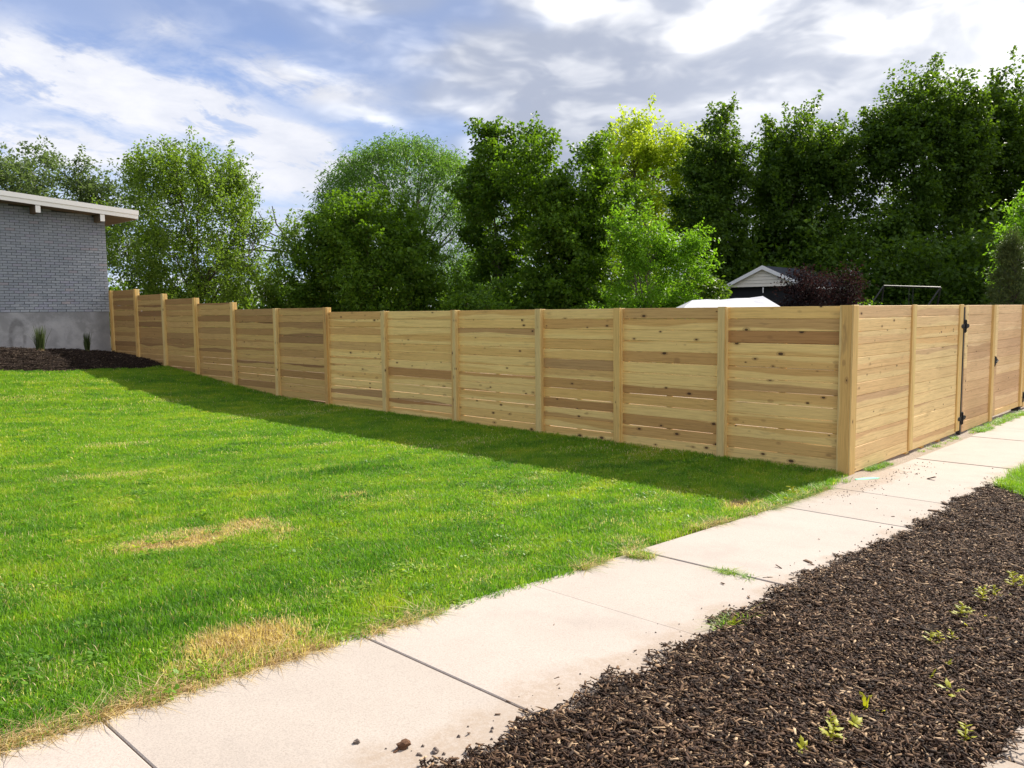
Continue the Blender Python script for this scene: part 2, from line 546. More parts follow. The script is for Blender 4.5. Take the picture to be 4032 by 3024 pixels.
LEAF = {
    "maple": leaf_mat("leaf_maple", (0.018, 0.050, 0.006), (0.108, 0.200, 0.016), (0.19, 0.36, 0.010), 0.40),
    "maple_dark": leaf_mat("leaf_maple_dark", (0.016, 0.042, 0.007), (0.095, 0.170, 0.018), (0.18, 0.32, 0.012), 0.38),
    "willow": leaf_mat("leaf_willow", (0.056, 0.124, 0.022), (0.129, 0.232, 0.040), (0.179, 0.356, 0.030), 0.45),
    "pear": leaf_mat("leaf_pear", (0.050, 0.095, 0.017), (0.146, 0.213, 0.031), (0.246, 0.403, 0.022), 0.45),
    "lime": leaf_mat("leaf_lime", (0.060, 0.150, 0.010), (0.140, 0.290, 0.018), (0.24, 0.48, 0.015), 0.5),
    "gold": leaf_mat("leaf_gold", (0.24, 0.36, 0.018), (0.46, 0.56, 0.032), (0.58, 0.72, 0.03), 0.5),
    "dusty": leaf_mat("leaf_dusty", (0.062, 0.100, 0.033), (0.156, 0.206, 0.073), (0.163, 0.250, 0.050), 0.40),
    "plum": leaf_mat("leaf_plum", (0.012, 0.008, 0.008), (0.030, 0.018, 0.017), (0.05, 0.02, 0.018), 0.3, 0.95),
    "pine": leaf_mat("leaf_pine", (0.050, 0.075, 0.020), (0.130, 0.165, 0.050), (0.10, 0.15, 0.03), 0.25),
    "weed": leaf_mat("leaf_weed", (0.24, 0.28, 0.018), (0.54, 0.50, 0.04), (0.62, 0.62, 0.02), 0.45, 0.5, 9.0),
    "reed": leaf_mat("leaf_reed", (0.040, 0.065, 0.020), (0.100, 0.125, 0.045), (0.10, 0.14, 0.04), 0.35, 0.5, 9.0),
}


def concrete_mat(name, warm=True):
    m, q = material(name)
    P = world_pos(q)
    rnd = q.node("ShaderNodeObjectInfo").outputs["Random"]
    x, y, z = q.sep(P)
    big = q.noise(P, 1.9, 5.0, 0.65)
    spk = q.noise(P, 120.0, 2.0, 0.7)
    agg = q.voronoi(P, 60.0, 1.0)
    c = q.mix(big, (0.318, 0.275, 0.243), (0.405, 0.356, 0.316))
    c = q.mix(1.0, c, q.ramp(rnd, [(0.0, (0.95, 0.95, 0.94)), (1.0, (1.04, 1.03, 1.03))]), "MULTIPLY")
    c = q.mix(1.0, c, q.ramp(spk, [(0.30, (0.84, 0.83, 0.82)), (0.5, (1.0, 1.0, 1.0)), (0.72, (1.10, 1.09, 1.08))]), "MULTIPLY")
    pit = q.math("LESS_THAN", agg.outputs["Distance"], 0.13)
    pit = q.math("MULTIPLY", pit, q.math("GREATER_THAN", q.sep(agg.outputs["Color"])[0], 0.86))
    c = q.mix(q.math("MULTIPLY", pit, 0.55), c, (0.20, 0.155, 0.125))
    # soil washed on to the slabs along the mulch edge and round the fence corner
    wob = q.noise(P, 3.2, 4.0, 0.6)
    e1 = q.ss(q.math("ADD", q.math("MULTIPLY", y, -1.0), q.math("MULTIPLY", q.math("SUBTRACT", wob, 0.5), 0.60)), 1.12, 1.30)
    dxy = q.math("ADD", q.math("POWER", q.math("DIVIDE", q.math("ADD", x, 0.35), 1.5), 2.0), q.math("POWER", q.math("DIVIDE", q.math("ADD", y, 0.16), 0.36), 2.0))
    e2 = q.ss(q.math("ADD", dxy, q.math("MULTIPLY", q.math("SUBTRACT", wob, 0.5), 1.6)), 1.15, 0.35)
    gr = q.noise(P, 40.0, 3.0, 0.7)
    dirt = q.math("MULTIPLY", q.math("MAXIMUM", q.math("MULTIPLY", e1, 0.75), e2), q.ss(gr, 0.30, 0.62, 0.35, 0.85))
    c = q.mix(dirt, c, (0.27, 0.205, 0.15))
    spots = q.noise(P, 2.4, 3.0, 0.55)
    c = q.mix(q.math("MULTIPLY", q.ss(spots, 0.54, 0.72), 0.30), c, (0.27, 0.235, 0.21))
    finish(q, c, 0.86, 0.22, q.bump(q.math("ADD", spk, q.math("MULTIPLY", gr, 0.5)), 0.25, 0.004))
    return m


concrete = concrete_mat("concrete_path")


def soil_mat(name, a, b, sc=30.0):
    m, q = material(name)
    P = world_pos(q)
    n = q.noise(P, sc, 5.0, 0.65)
    n2 = q.noise(P, 2.0, 3.0)
    c = q.mix(q.math("ADD", q.math("MULTIPLY", n, 0.8), q.math("MULTIPLY", n2, 0.2)), a, b)
    finish(q, c, 0.95, 0.1, q.bump(n, 0.8, 0.02))
    return m


soil = soil_mat("lawn_soil", (0.030, 0.030, 0.012), (0.085, 0.075, 0.03))
dirt = soil_mat("bare_dirt", (0.235, 0.19, 0.15), (0.40, 0.335, 0.275), 45.0)
mulch_soil = soil_mat("mulch_soil", (0.010, 0.007, 0.005), (0.035, 0.024, 0.017), 60.0)
pebble_mat = soil_mat("pebble", (0.10, 0.08, 0.07), (0.24, 0.19, 0.16), 50.0)


def chip_mat(name, cols):
    m, q = material(name)
    geo = q.node("ShaderNodeNewGeometry")
    oi = q.node("ShaderNodeObjectInfo").outputs["Random"]
    f = q.math("FRACT", q.math("ADD", geo.outputs["Random Per Island"], q.math("MULTIPLY", oi, 0.31)))
    c = q.ramp(f, cols)
    n = q.noise(coords(q), 90.0, 2.0, 0.6)
    c = q.mix(1.0, c, q.ramp(n, [(0.3, (0.7, 0.68, 0.66)), (0.7, (1.15, 1.15, 1.15))]), "MULTIPLY")
    finish(q, c, 0.85, 0.25)
    return m


chip = chip_mat("bark_chips", [(0.0, (0.013, 0.006, 0.003)), (0.42, (0.036, 0.017, 0.009)), (0.66, (0.072, 0.037, 0.019)), (0.84, (0.135, 0.077, 0.042)), (0.94, (0.26, 0.165, 0.092)), (1.0, (0.44, 0.32, 0.20))])


chip_dark = chip_mat("dark_bark_chips", [(0.0, (0.010, 0.006, 0.004)), (0.5, (0.028, 0.016, 0.011)), (0.82, (0.055, 0.034, 0.023)), (0.96, (0.11, 0.075, 0.050)), (1.0, (0.30, 0.24, 0.17))])


def grass_mat():
    m, q = material("grass_blades")
    att = q.node("ShaderNodeAttribute", attribute_type="INSTANCER", attribute_name="dry").outputs["Fac"]
    tint = q.node("ShaderNodeAttribute", attribute_type="INSTANCER", attribute_name="tint").outputs["Fac"]
    geo = q.node("ShaderNodeNewGeometry")
    rnd = geo.outputs["Random Per Island"]
    P = geo.outputs["Position"]
    n = q.noise(P, 0.9, 4.0, 0.6)
    f = q.math("ADD", q.math("MULTIPLY", rnd, 0.35), q.math("MULTIPLY", tint, 0.75), clamp=True)
    green = q.ramp(f, [(0.0, (0.026, 0.082, 0.012)), (0.26, (0.066, 0.166, 0.014)), (0.52, (0.130, 0.258, 0.016)), (0.78, (0.235, 0.320, 0.018)), (1.0, (0.35, 0.34, 0.045))])
    straw = q.ramp(rnd, [(0.0, (0.26, 0.165, 0.080)), (0.5, (0.46, 0.335, 0.175)), (1.0, (0.66, 0.53, 0.32))])
    pick = q.math("GREATER_THAN", q.math("ADD", att, q.math("MULTIPLY", q.math("SUBTRACT", rnd, 0.5), 0.6)), 0.5)
    thatch = q.math("GREATER_THAN", q.math("FRACT", q.math("MULTIPLY", rnd, 17.3)), 0.98)
    pick = q.math("MAXIMUM", pick, thatch)
    col = q.mix(pick, green, straw)
    p = q.node("ShaderNodeBsdfPrincipled")
    q.put(p.inputs["Base Color"], col)
    p.inputs["Roughness"].default_value = 0.5
    p.inputs["Specular IOR Level"].default_value = 0.25
    t = q.node("ShaderNodeBsdfTranslucent")
    q.put(t.inputs["Color"], q.mix(1.0, col, (1.75, 1.95, 0.9), "MULTIPLY"))
    mx = q.node("ShaderNodeMixShader")
    mx.inputs[0].default_value = 0.42
    q.t.links.new(p.outputs[0], mx.inputs[1])
    q.t.links.new(t.outputs[0], mx.inputs[2])
    o = q.node("ShaderNodeOutputMaterial")
    q.t.links.new(mx.outputs[0], o.inputs["Surface"])
    return m


grass = grass_mat()


# ------------------------------------------------------------------ the lie of the land
def gx(x):
    x = np.asarray(x, dtype=float)
    qd = -0.02062968 * x + 0.00295833 * x * x
    lo = 0.42529 - 0.07388 * (np.maximum(x, -16.0) + 9.0)
    return np.where(x > 3.4871, -0.036, np.where(x < -9.0, lo, qd))


_HY = np.array([-50, 0, 8, 10.17, 12.04, 13.91, 15.77, 17.56, 19.31, 21.06, 24, 60, 90])
_HZ = np.array([0.0, 0.0, 0.02, 0.03, 0.08, 0.21, 0.365, 0.50, 0.66, 0.72, 0.75, 0.75, 0.0])


def ground_z(x, y):
    x = np.asarray(x, dtype=float)
    y = np.asarray(y, dtype=float)
    back = np.clip(1.0 - (x - 2.0) / 10.0, 0.0, 1.0)       # the neighbour's yard beyond the fence lies level
    return gx(x) * np.where(x < -14, np.clip(1 + (x + 14) / 40.0, 0, 1), 1) + np.interp(y, _HY, _HZ) * back


def gz(x, y):
    return float(ground_z(x, y))


def grid_mesh(name, xs, ys, zf, mat, smooth=True):
    X, Y = np.meshgrid(np.array(xs), np.array(ys), indexing="ij")
    Z = zf(X, Y)
    V = np.stack([X, Y, Z], -1).reshape(-1, 3)
    nx, ny = X.shape
    I = np.arange(nx * ny).reshape(nx, ny)
    F = np.stack([I[:-1, :-1], I[1:, :-1], I[1:, 1:], I[:-1, 1:]], -1).reshape(-1, 4)
    return np_mesh(name, V, F, mat, smooth)


xs = np.concatenate([[-900, -400, -180, -90, -55, -40, -30, -22], np.arange(-16, 12.01, 0.5), [16, 24, 40, 70, 130, 260, 500, 900]])
ys = np.concatenate([[-900, -400, -180, -90, -40, -20, -12, -8, -5], np.arange(-3.5, 24.01, 0.5), [30, 40, 60, 90, 150, 300, 600, 900]])
tag(put("ground", grid_mesh("ground", xs, ys, lambda X, Y: ground_z(X, Y) - 0.045, soil)), kind="structure")

rng = np.random.default_rng(7)

tag(put("yard_dirt", grid_mesh("yard_dirt", np.arange(0.13, 10.1, 0.5), np.arange(0.12, 24.1, 0.5), lambda X, Y: ground_z(X, Y) - 0.02, soil_mat("yard_dirt", (0.30, 0.245, 0.19), (0.46, 0.39, 0.31), 20.0))), kind="structure")

# strip of bare dirt between the fence and the path, and round the corner
tag(put("dirt_strip", grid_mesh("dirt_strip", np.arange(-2.2, 12.01, 0.2), np.arange(-0.40, 0.601, 0.05),
        lambda X, Y: ground_z(X, Y) - 0.006 + 0.006 * np.sin(X * 9.1 + Y * 23) * np.sin(Y * 31 + X * 4), dirt)), kind="structure")

# ------------------------------------------------------------------ sidewalk of separate slabs
walk = tag(empty("sidewalk", (0, 0, 0)), kind="structure")
JOINT = [-14.9, -13.7, -12.55, -11.4, -10.2, -9.05, -7.85, -6.63, -5.39, -4.24, -3.10, -2.04, -0.84, 0.48, 1.64, 2.84, 4.02, 5.2, 6.38, 7.56, 8.75, 9.9, 11.1, 12.3, 13.5]
YL, YR = -0.19, -1.47


def slab(name, x0, x1, y0, y1, parent, lift=0.0, mat=concrete, zf=None):
    nx, ny = 6, 4
    b = 0.005
    X = np.concatenate([[x0], np.linspace(x0 + b, x1 - b, nx), [x1]])
    Y = np.concatenate([[y0], np.linspace(y0 + b, y1 - b, ny), [y1]])
    GX, GY = np.meshgrid(X, Y, indexing="ij")
    GZ = gx(GX) + 0.004 + lift
    edge = np.ones_like(GX, dtype=bool)
    edge[1:-1, 1:-1] = False
    GZ = np.where(edge, GZ - 0.0035, GZ)
    V = np.stack([GX, GY, GZ], -1).reshape(-1, 3)
    sx, sy = GX.shape
    I = np.arange(sx * sy).reshape(sx, sy)
    F = [tuple(v) for v in np.stack([I[:-1, :-1], I[1:, :-1], I[1:, 1:], I[:-1, 1:]], -1).reshape(-1, 4)]
    V = [tuple(v) for v in V]
    # skirt
    ring = list(I[:, 0]) + list(I[-1, 1:]) + list(I[-2::-1, -1]) + list(I[0, -2:0:-1])
    n0 = len(V)
    for k in ring:
        V.append((V[k][0], V[k][1], V[k][2] - 0.10))
    m = len(ring)
    for k in range(m):
        F.append((ring[k], n0 + k, n0 + (k + 1) % m, ring[(k + 1) % m]))
    mb = MB()
    mb.v, mb.f = V, F
    o = mb.build(name, mat, parent)
    return o


for k in range(len(JOINT) - 1):
    slab("concrete_slab", JOINT[k] + 0.003, JOINT[k + 1] - 0.003, YR, YL + 0.004 * math.sin(k * 2.1), walk, 0.003 * math.sin(k * 3.7))

put("joint_sand", grid_mesh("joint_sand", np.arange(-14.9, 13.9, 0.4), [YR + 0.02, -1.0, -0.6, YL - 0.02], lambda X, Y: gx(X) - 0.004, soil_mat("joint_sand", (0.15, 0.118, 0.092), (0.31, 0.255, 0.21), 40.0)), walk)
kerb = tag(empty("kerbside_walk", (0, 0, 0)), kind="structure")
for x0, x1 in ((-12.4, -11.2), (-11.2, -9.9), (-9.9, -8.65), (-8.65, -7.25), (-7.25, -5.68), (-5.68, -5.16), (-5.16, -3.9), (-3.9, -2.7), (-2.7, -1.5), (-1.5, -0.3), (-0.3, 1.0), (1.0, 2.3), (2.3, 3.6), (3.6, 4.9), (4.9, 6.2), (6.2, 7.5), (7.5, 8.8), (8.8, 10.1)):
    slab("concrete_slab", x0 + 0.006, x1 - 0.006, -4.0, -2.725 - 0.02 * math.sin(x0 * 3), kerb, 0.014)

asphalt = soil_mat("asphalt", (0.055, 0.054, 0.053), (0.10, 0.098, 0.094), 80.0)
tag(put("street", grid_mesh("street", np.arange(-60, 60.1, 2.0), np.arange(-13.0, -4.0, 0.9), lambda X, Y: gx(X) * np.where(X < -14, np.clip(1 + (X + 14) / 40.0, 0, 1), 1) - 0.02, asphalt)), kind="structure")

# ------------------------------------------------------------------ mulch beds
def bumpy(X, Y, amp):
    return amp * 1.5 * (np.sin(X * 13.1 + 2 * np.sin(Y * 7.3)) * np.sin(Y * 15.7 + 1.3 * np.sin(X * 5.1)) + 0.6 * np.sin(X * 31 + Y * 17) * np.sin(Y * 37 - X * 11))


def strip_edge(x):
    """edge of the kerb-strip mulch, lapping over the slabs here and there"""
    return np.interp(x, [-11.0, -8.0, -7.18, -6.92, -6.72, -6.47, -6.07, -5.56, -5.17, -4.64, -4.27, -3.76, -3.14, -2.08, -0.86, 0.01, 2.0],
                     [-1.40, -1.42, -1.43, -1.475, -1.44, -1.38, -1.395, -1.37, -1.35, -1.33, -1.31, -1.245, -1.30, -1.33, -1.28, -1.27, -1.3]) + 0.012 * np.sin(x * 9.7) + 0.010 * np.sin(x * 17.3 + 1)


def lawn_edge(x):
    return np.interp(x, [-14.0, -8.2, -7.66, -7.49, -7.28, -7.09, -6.86, -6.65, -6.4, -6.18, -5.39, -4.21, -3.07, -1.9, -0.9, 0.1],
                     [-0.36, -0.36, -0.345, -0.32, -0.30, -0.285, -0.275, -0.31, -0.27, -0.255, -0.265, -0.17, -0.16, -0.22, -0.16, 0.02])


def mulch_top(X, Y):
    d = strip_edge(X) - Y
    rise = np.clip(d / 0.10, 0, 1) * 0.028 + np.clip(d / 0.5, 0, 1) * 0.01
    far = np.clip((Y + 2.76) / 0.08, 0, 1)
    return gx(X) - 0.012 + rise * far + bumpy(X, Y, 0.007) * far


bed = tag(put("mulch_bed", grid_mesh("mulch_bed", np.arange(-11.0, 0.7, 0.05), np.arange(-2.80, -1.25, 0.05), mulch_top, mulch_soil)), kind="structure")


def house_bed_front(x):
    return 17.55 + 0.28 * np.sin((x + 0.3) * 0.8) + 0.10 * np.sin(x * 2.9) - 0.012 * (x + 2) ** 2


def house_bed_top(X, Y):
    d = Y - house_bed_front(X)
    mound = np.clip(d / 0.35, 0, 1) * 0.045 + np.clip(d / 2.6, 0, 1) * 0.10 * np.clip(-X / 1.2, 0, 1) + 0.05 * np.exp(-((X + 0.3) / 0.5) ** 2) * np.clip(d / 0.6, 0, 1)
    left = np.clip((-X - 0.2) / 2.5, 0, 1.3) * 0.10 * np.clip(d / 2.5, 0, 1)
    return ground_z(X, Y) - 0.05 + mound + left + bumpy(X, Y, 0.012)


tag(put("house_mulch_bed", grid_mesh("house_mulch_bed", np.arange(-9.0, 0.12, 0.1), np.arange(16.5, 21.3, 0.1), house_bed_top, mulch_soil)), kind="structure")

# ------------------------------------------------------------------ long fence (runs away to the house)
R = random.Random(11)
PY = [0.0, 1.61, 3.18, 4.61, 6.46, 8.33, 10.17, 12.04, 13.91, 15.77, 17.56, 19.31, 21.06]      # left edge of each post
PTOP = [1.85] * 6 + [1.85, 1.935, 2.089, 2.226, 2.365, 2.528]                                   # top of panel k between PY[k] and PY[k+1]
PTOP = [1.85, 1.85, 1.85, 1.85, 1.85, 1.85, 1.935, 1.935, 2.09, 2.225, 2.365, 2.528]
NB = 13
PITCH = 1.85 / NB
fence = tag(empty("wooden_fence", (0, 0, 0)), "long horizontal cedar board fence stepping up the lawn to the grey house", "fence")
board_meshes = {}


def board_mesh(key, length, axis, mat, h=0.1385, t=0.021):
    if key not in board_meshes:
        mb = MB()
        if axis == "y":
            mb.box((0, -length / 2, -h / 2), (t, length / 2, h / 2))
        else:
            mb.box((-length / 2, 0, -h / 2), (length / 2, t, h / 2))
        board_meshes[key] = mb.mesh("fence_board", mat, bevel=0.0036)
    return board_meshes[key]


for k in range(12):
    y0 = PY[k] + (0.015 if k else 0.135)
    y1 = PY[k + 1] - 0.11
    if k == 0:
        y0 = 0.128
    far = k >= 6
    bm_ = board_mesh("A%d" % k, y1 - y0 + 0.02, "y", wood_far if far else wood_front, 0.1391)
    top = PTOP[k]
    for j in range(NB + (k >= 5)):
        z = top - PITCH * (j + 0.5) + R.uniform(-0.0012, 0.0012)
        put("fence_board", bm_, fence, (0.073 + R.uniform(-0.002, 0.002), (y0 + y1) / 2, z),
            (R.uniform(-0.0010, 0.0010), 0, R.uniform(-0.0012, 0.0012)))
    # battens behind the boards: both ends and the middle
    bt = MB().box((0, -0.04, -0.90), (0.02, 0.04, 0.90)).mesh("batten", wood_post) if k == 0 else bt
    for yy in (y0 + 0.045, (y0 + y1) / 2, y1 - 0.045):
        put("batten", bt, fence, (0.0965, yy, top - 0.925))
for k in range(1, 13):
    top = max(PTOP[k - 1], PTOP[k] if k < 12 else 0) + 0.006
    gzk = gz(0, PY[k]) - 0.25
    h = top - gzk
    # cover board in front, post behind it
    MB().box((0, -0.0535, -h / 2), (0.038, 0.0535, h / 2)).build("post_cover", wood_post, fence, (0.001 + R.uniform(-0.002, 0.002), PY[k] - 0.0535, top - h / 2), (R.uniform(-.003, .003), 0, 0), bevel=0.003)
    MB().box((0, -0.046, -h / 2), (0.0895, 0.046, h / 2)).build("fence_post", wood_trim, fence, (0.0405, PY[k] - 0.059, top - h / 2 - 0.004), bevel=0.003)
# corner post: core and two cover boards
zc = 0.925 - 0.02
MB().box((0.034, 0.024, -0.93), (0.126, 0.116, 0.93)).build("fence_post", wood_post, fence, (0, 0, zc - 0.02))
MB().box((0.0, -0.0645, -0.942), (0.033, 0.0645, 0.942)).build("post_cover", wood_post, fence, (0.0, 0.0650, zc + 0.008), bevel=0.004)
MB().box((-0.075, 0.0, -0.942), (0.075, 0.0215, 0.942)).build("post_cover", wood_trim, fence, (0.0752, -0.0220, zc + 0.010), bevel=0.004)

# ------------------------------------------------------------------ fence and double gate along the sidewalk
side = tag(empty("sidewalk_fence", (0.15, 0.03, 0)), "short tight-boarded cedar fence beside the pale sidewalk, left of the gates", "fence")
side2 = tag(empty("sidewalk_fence", (7.95, 0.03, 0)), "cedar fence section beyond the hinges of the double gate", "fence")


def side_panel(parent, x0, x1, key, base=0.0, mat=None):
    L = x1 - x0
    me = board_mesh(key, L, "x", mat or wood_side, 0.1397)
    px, py, pz = parent.location
    for j in range(NB):
        z = 1.85 - PITCH * (j + 0.5)
        put("fence_board", me, parent, ((x0 + x1) / 2 - px, 0.0 - py + R.uniform(-0.0015, 0.0015), z - pz),
            (0, R.uniform(-0.0009, 0.0009), R.uniform(-0.001, 0.001)))


def trim(parent, x0, x1, z0, z1, y=-0.0215, t=0.021, mat=None, name="trim_board"):
    px, py, pz = parent.location
    w, h = x1 - x0, z1 - z0
    return MB().box((-w / 2, 0, -h / 2), (w / 2, t, h / 2)).build(name, mat or wood_trim, parent, ((x0 + x1) / 2 - px, y - py, (z0 + z1) / 2 - pz), bevel=0.0025)


side_panel(side, 0.153, 1.985, "B0")
side_panel(side, 1.99, 3.965, "B1")
trim(side, 1.905, 2.055, 0.02, 1.856)
trim(side, 3.915, 4.07, 0.03, 1.856)
for xx in (2.0, 0.4, 1.1, 2.6, 3.3):
    MB().box((-0.045, 0, -0.94), (0.045, 0.05 if xx != 2.0 else 0.09, 0.94)).build("fence_post" if xx == 2.0 else "batten", wood_post, side, (xx - 0.15, 0.0235 - 0.03, 0.90))
MB().box((-0.033, 0, -1.0), (0.033, 0.06, 1.0)).build("steel_post", galv, side, (4.05 - 0.15, 0.024 - 0.03, 0.85))
MB().box((-0.016, 0, -0.97), (0.016, 0.06, 0.97)).build("steel_post", steel, side, (4.150 - 0.15, -0.016 - 0.03, 0.85))

side_panel(side2, 8.02, 9.85, "B2")
trim(side2, 7.96, 8.10, 0.03, 1.856)
trim(side2, 9.78, 9.93, 0.03, 1.856)
MB().box((-0.033, 0, -1.0), (0.033, 0.06, 1.0)).build("steel_post", galv, side2, (8.0 - 7.95, 0.024 - 0.03, 0.82))


def lobed(cx, cz, rx, rz, notch=0.35, n=24):
    """four pointed leaf outline of an ornamental strap hinge"""
    out = []
    for i in range(n):
        a = 2 * math.pi * i / n
        r = notch + (1 - notch) * abs(math.cos(2 * a)) ** 1.4
        out.append((cx + rx * r * math.cos(a), cz + rz * r * math.sin(a)))
    return out


def hinge(parent, x, z):
    px, py, pz = parent.location
    root = MB().prism(lobed(0.0, 0, 0.20, 0.10, 0.42), -0.004, 0.0).build("hinge", iron, parent, (x - px, -0.024 - py, z - pz))
    MB().tube([(0, -0.010, -0.085), (0, -0.010, 0.085)], 0.011, 8).build("hinge_pin", iron, root)
    b = MB()
    for bx, bz in ((-0.10, 0.0), (0.10, 0.0), (-0.055, 0.034), (-0.055, -0.034), (0.055, 0.034), (0.055, -0.034)):
        b.tube([(bx, -0.009, bz), (bx, -0.0042, bz)], 0.008, 6)
    b.build("bolt_heads", steel, root)
    return root


def gate(x0, x1, label, stile_l, stile_r, hinge_x, key):
    gt = tag(empty("garden_gate", (x0, 0.0, 0.06)), label, "gate", "double gate beside the sidewalk")
    zb, zt = 0.045 - 0.06 * (key == "G1"), 1.846
    me = board_mesh(key, stile_r[0] - stile_l[1] + 0.02, "x", wood_gate, 0.1405)
    for j in range(NB - 1):
        z = 1.846 - PITCH * (j + 0.5)
        put("gate_board", me, gt, ((stile_l[1] + stile_r[0]) / 2 - x0, 0.004 + R.uniform(-0.001, 0.001), z - 0.06), (0, R.uniform(-0.0008, 0.0008), 0))
    trim(gt, stile_l[0], stile_l[1], zb, zt, -0.010, 0.034, wood_side, "stile")
    trim(gt, stile_r[0], stile_r[1], zb, zt, -0.030, 0.054, wood_trim, "stile")
    trim(gt, stile_l[1] + 0.003, stile_r[0] - 0.003, zb, 1.846 - PITCH * 12 - 0.002, -0.004, 0.028, wood_side, "bottom_rail")
    trim(gt, stile_l[0], stile_r[1], 0.25, 0.34, 0.030, 0.03, wood_post, "back_rail")
    trim(gt, stile_l[0], stile_r[1], 1.50, 1.59, 0.030, 0.03, wood_post, "back_rail")
    for hz_ in (1.545, 0.20):
        hinge(gt, hinge_x, hz_)
    return gt


g1 = gate(4.235, 5.84, "left cedar gate leaf, hinged beside the short sidewalk fence", (4.235, 4.375), (5.70, 5.835), 4.165, "G1")
g2 = gate(5.87, 7.86, "right cedar gate leaf, carrying the black triangular latch", (5.87, 6.06), (7.70, 7.84), 7.90, "G2")
# black latch on the meeting stile of the second leaf
lt = MB().prism([(-0.055, 0.075), (-0.02, 0.062), (0.115, 0.012), (0.125, -0.008), (0.03, -0.05), (-0.03, -0.10), (-0.055, -0.09)], -0.006, 0.0).build("latch", iron, g2, (5.975 - 5.87, -0.0115, 0.955 - 0.06))
MB().tube([(-0.03, -0.022, -0.035), (0.07, -0.022, 0.0)], 0.009, 8).build("latch_bar", iron, lt)
MB().tube([(-0.03, -0.02, 0.05), (-0.03, -0.006, 0.05)], 0.012, 8).build("latch_bolt", iron, lt)
tag(MB().box((-0.075, -0.06, -0.17), (0.075, 0.06, 0.13)).build("post_foot", iron, None, (7.79, 0.055, -0.06), bevel=0.006), "black square steel post foot below the right gate leaf", "post foot")

# ------------------------------------------------------------------ grey brick house
house = tag(empty("brick_house", (-0.025, 21.12, 0.7)), "grey painted brick house with a low white-edged roof at the end of the fence", "house")
HX0, HY0, HZ0 = house.location


def hp(x, y, z):
    return (x - HX0, y - HY0, z - HZ0)


m, q = material("grey_brick")
P = coords(q)
rnd = q.node("ShaderNodeObjectInfo").outputs["Random"]
isl = q.node("ShaderNodeNewGeometry").outputs["Random Per Island"]
f_ = q.math("FRACT", q.math("ADD", rnd, isl))
c = q.ramp(f_, [(0.0, (0.230, 0.250, 0.290)), (0.45, (0.265, 0.285, 0.328)), (0.8, (0.290, 0.310, 0.350)), (0.93, (0.265, 0.272, 0.340)), (1.0, (0.295, 0.270, 0.292))])
n = q.noise(P, 30.0, 3.0, 0.6)
c = q.mix(1.0, c, q.ramp(n, [(0.3, (0.88, 0.88, 0.88)), (0.7, (1.07, 1.07, 1.07))]), "MULTIPLY")
finish(q, c, 0.7, 0.3, q.bump(n, 0.4, 0.006))
brick_mat = m
mortar = flat_mat("painted_mortar", (0.075, 0.08, 0.09), 0.85, 0.2, 0.0, 0.15, 9.0)
m, q = material("stained_shaded_concrete")
P = world_pos(q)
n1 = q.noise(P, 1.5, 5.0, 0.62, 0.4)
n2 = q.noise(P, 4.5, 4.0, 0.6)
c = q.mix(q.ss(n1, 0.40, 0.62), (0.230, 0.228, 0.238), (0.340, 0.336, 0.352))
c = q.mix(q.math("MULTIPLY", q.ss(n2, 0.5, 0.72), 0.5), c, (0.39, 0.385, 0.40))
x_, y_, z_ = q.sep(P)
# two damp arch-shaped stains
def stain(cx, cz, rx, rz):
    a = q.math("POWER", q.math("DIVIDE", q.math("SUBTRACT", x_, cx), rx), 2.0)
    b = q.math("POWER", q.math("DIVIDE", q.math("SUBTRACT", z_, cz), rz), 2.0)
    d = q.math("SQRT", q.math("ADD", a, b))
    return q.ss(q.math("ABSOLUTE", q.math("SUBTRACT", d, 1.0)), 0.38, 0.10)
s_ = q.math("MULTIPLY", stain(-2.35, 1.22, 0.17, 0.45), q.ss(n2, 0.35, 0.62, 0.1, 1.0))
c = q.mix(q.math("MULTIPLY", s_, 0.6), c, (0.085, 0.083, 0.085))
c = q.mix(q.math("MULTIPLY", q.ss(q.math("ADD", x_, q.math("MULTIPLY", n1, 0.5)), -0.25, 0.1), 0.55), c, (0.10, 0.10, 0.105))  # fence shadow painted in: darker colour towards the right end
finish(q, c, 0.85, 0.2, q.bump(n2, 0.3, 0.01))
stained_shaded = m

ZB = 1.935                                     # bottom of the brickwork
def soffit_z(x):
    return 4.568 - 0.0703 * (x - 0.71)


w = MB()
w.prism([(-9.0 - HX0, ZB - HZ0), (0, ZB - HZ0), (0, soffit_z(-0.025) + 0.05 - HZ0), (-9.0 - HX0, soffit_z(-9.0) + 0.05 - HZ0)], 0.012, 9.0)
w.build("wall", mortar, house)
MB().box(hp(-9.0, 21.122, -0.2), hp(-0.040, 30.1, ZB)).build("foundation_wall", stained_shaded, house)
bl, bh, cl, ch = 0.2185, 0.0615, 0.2285, 0.0718
bme = MB().box((-bl / 2, 0, -bh / 2), (bl / 2, 0.03, bh / 2)).mesh("brick", brick_mat, bevel=0.003)
half = MB().box((-0.052, 0, -bh / 2), (0.052, 0.03, bh / 2)).mesh("brick", brick_mat, bevel=0.003)
rest = MB()
nsingle = 0
for row in range(46):
    z = ZB + ch * (row + 0.5)
    xr = -0.025
    col_ = 0
    first = True
    while xr > -9.0:
        if first and row % 2:
            L, me = 0.104, half
        else:
            L, me = bl, bme
        cx = xr - L / 2
        xr -= L + 0.010
        first = False
        if z + bh / 2 > soffit_z(cx) + 0.01:
            continue
        dy = R.uniform(-0.002, 0.002)
        if cx > -2.75 and nsingle < 298 and row < 33:
            put("brick", me, house, hp(cx, 21.112 + dy, z), (0, R.uniform(-0.004, 0.004), 0))
            nsingle += 1
        else:
            rest.box(hp(cx - L / 2, 21.112 + dy, z - bh / 2), hp(cx + L / 2, 21.14, z + bh / 2))
tag(rest.build("brickwork", brick_mat, house), kind="stuff")
house.location.x += 0.05
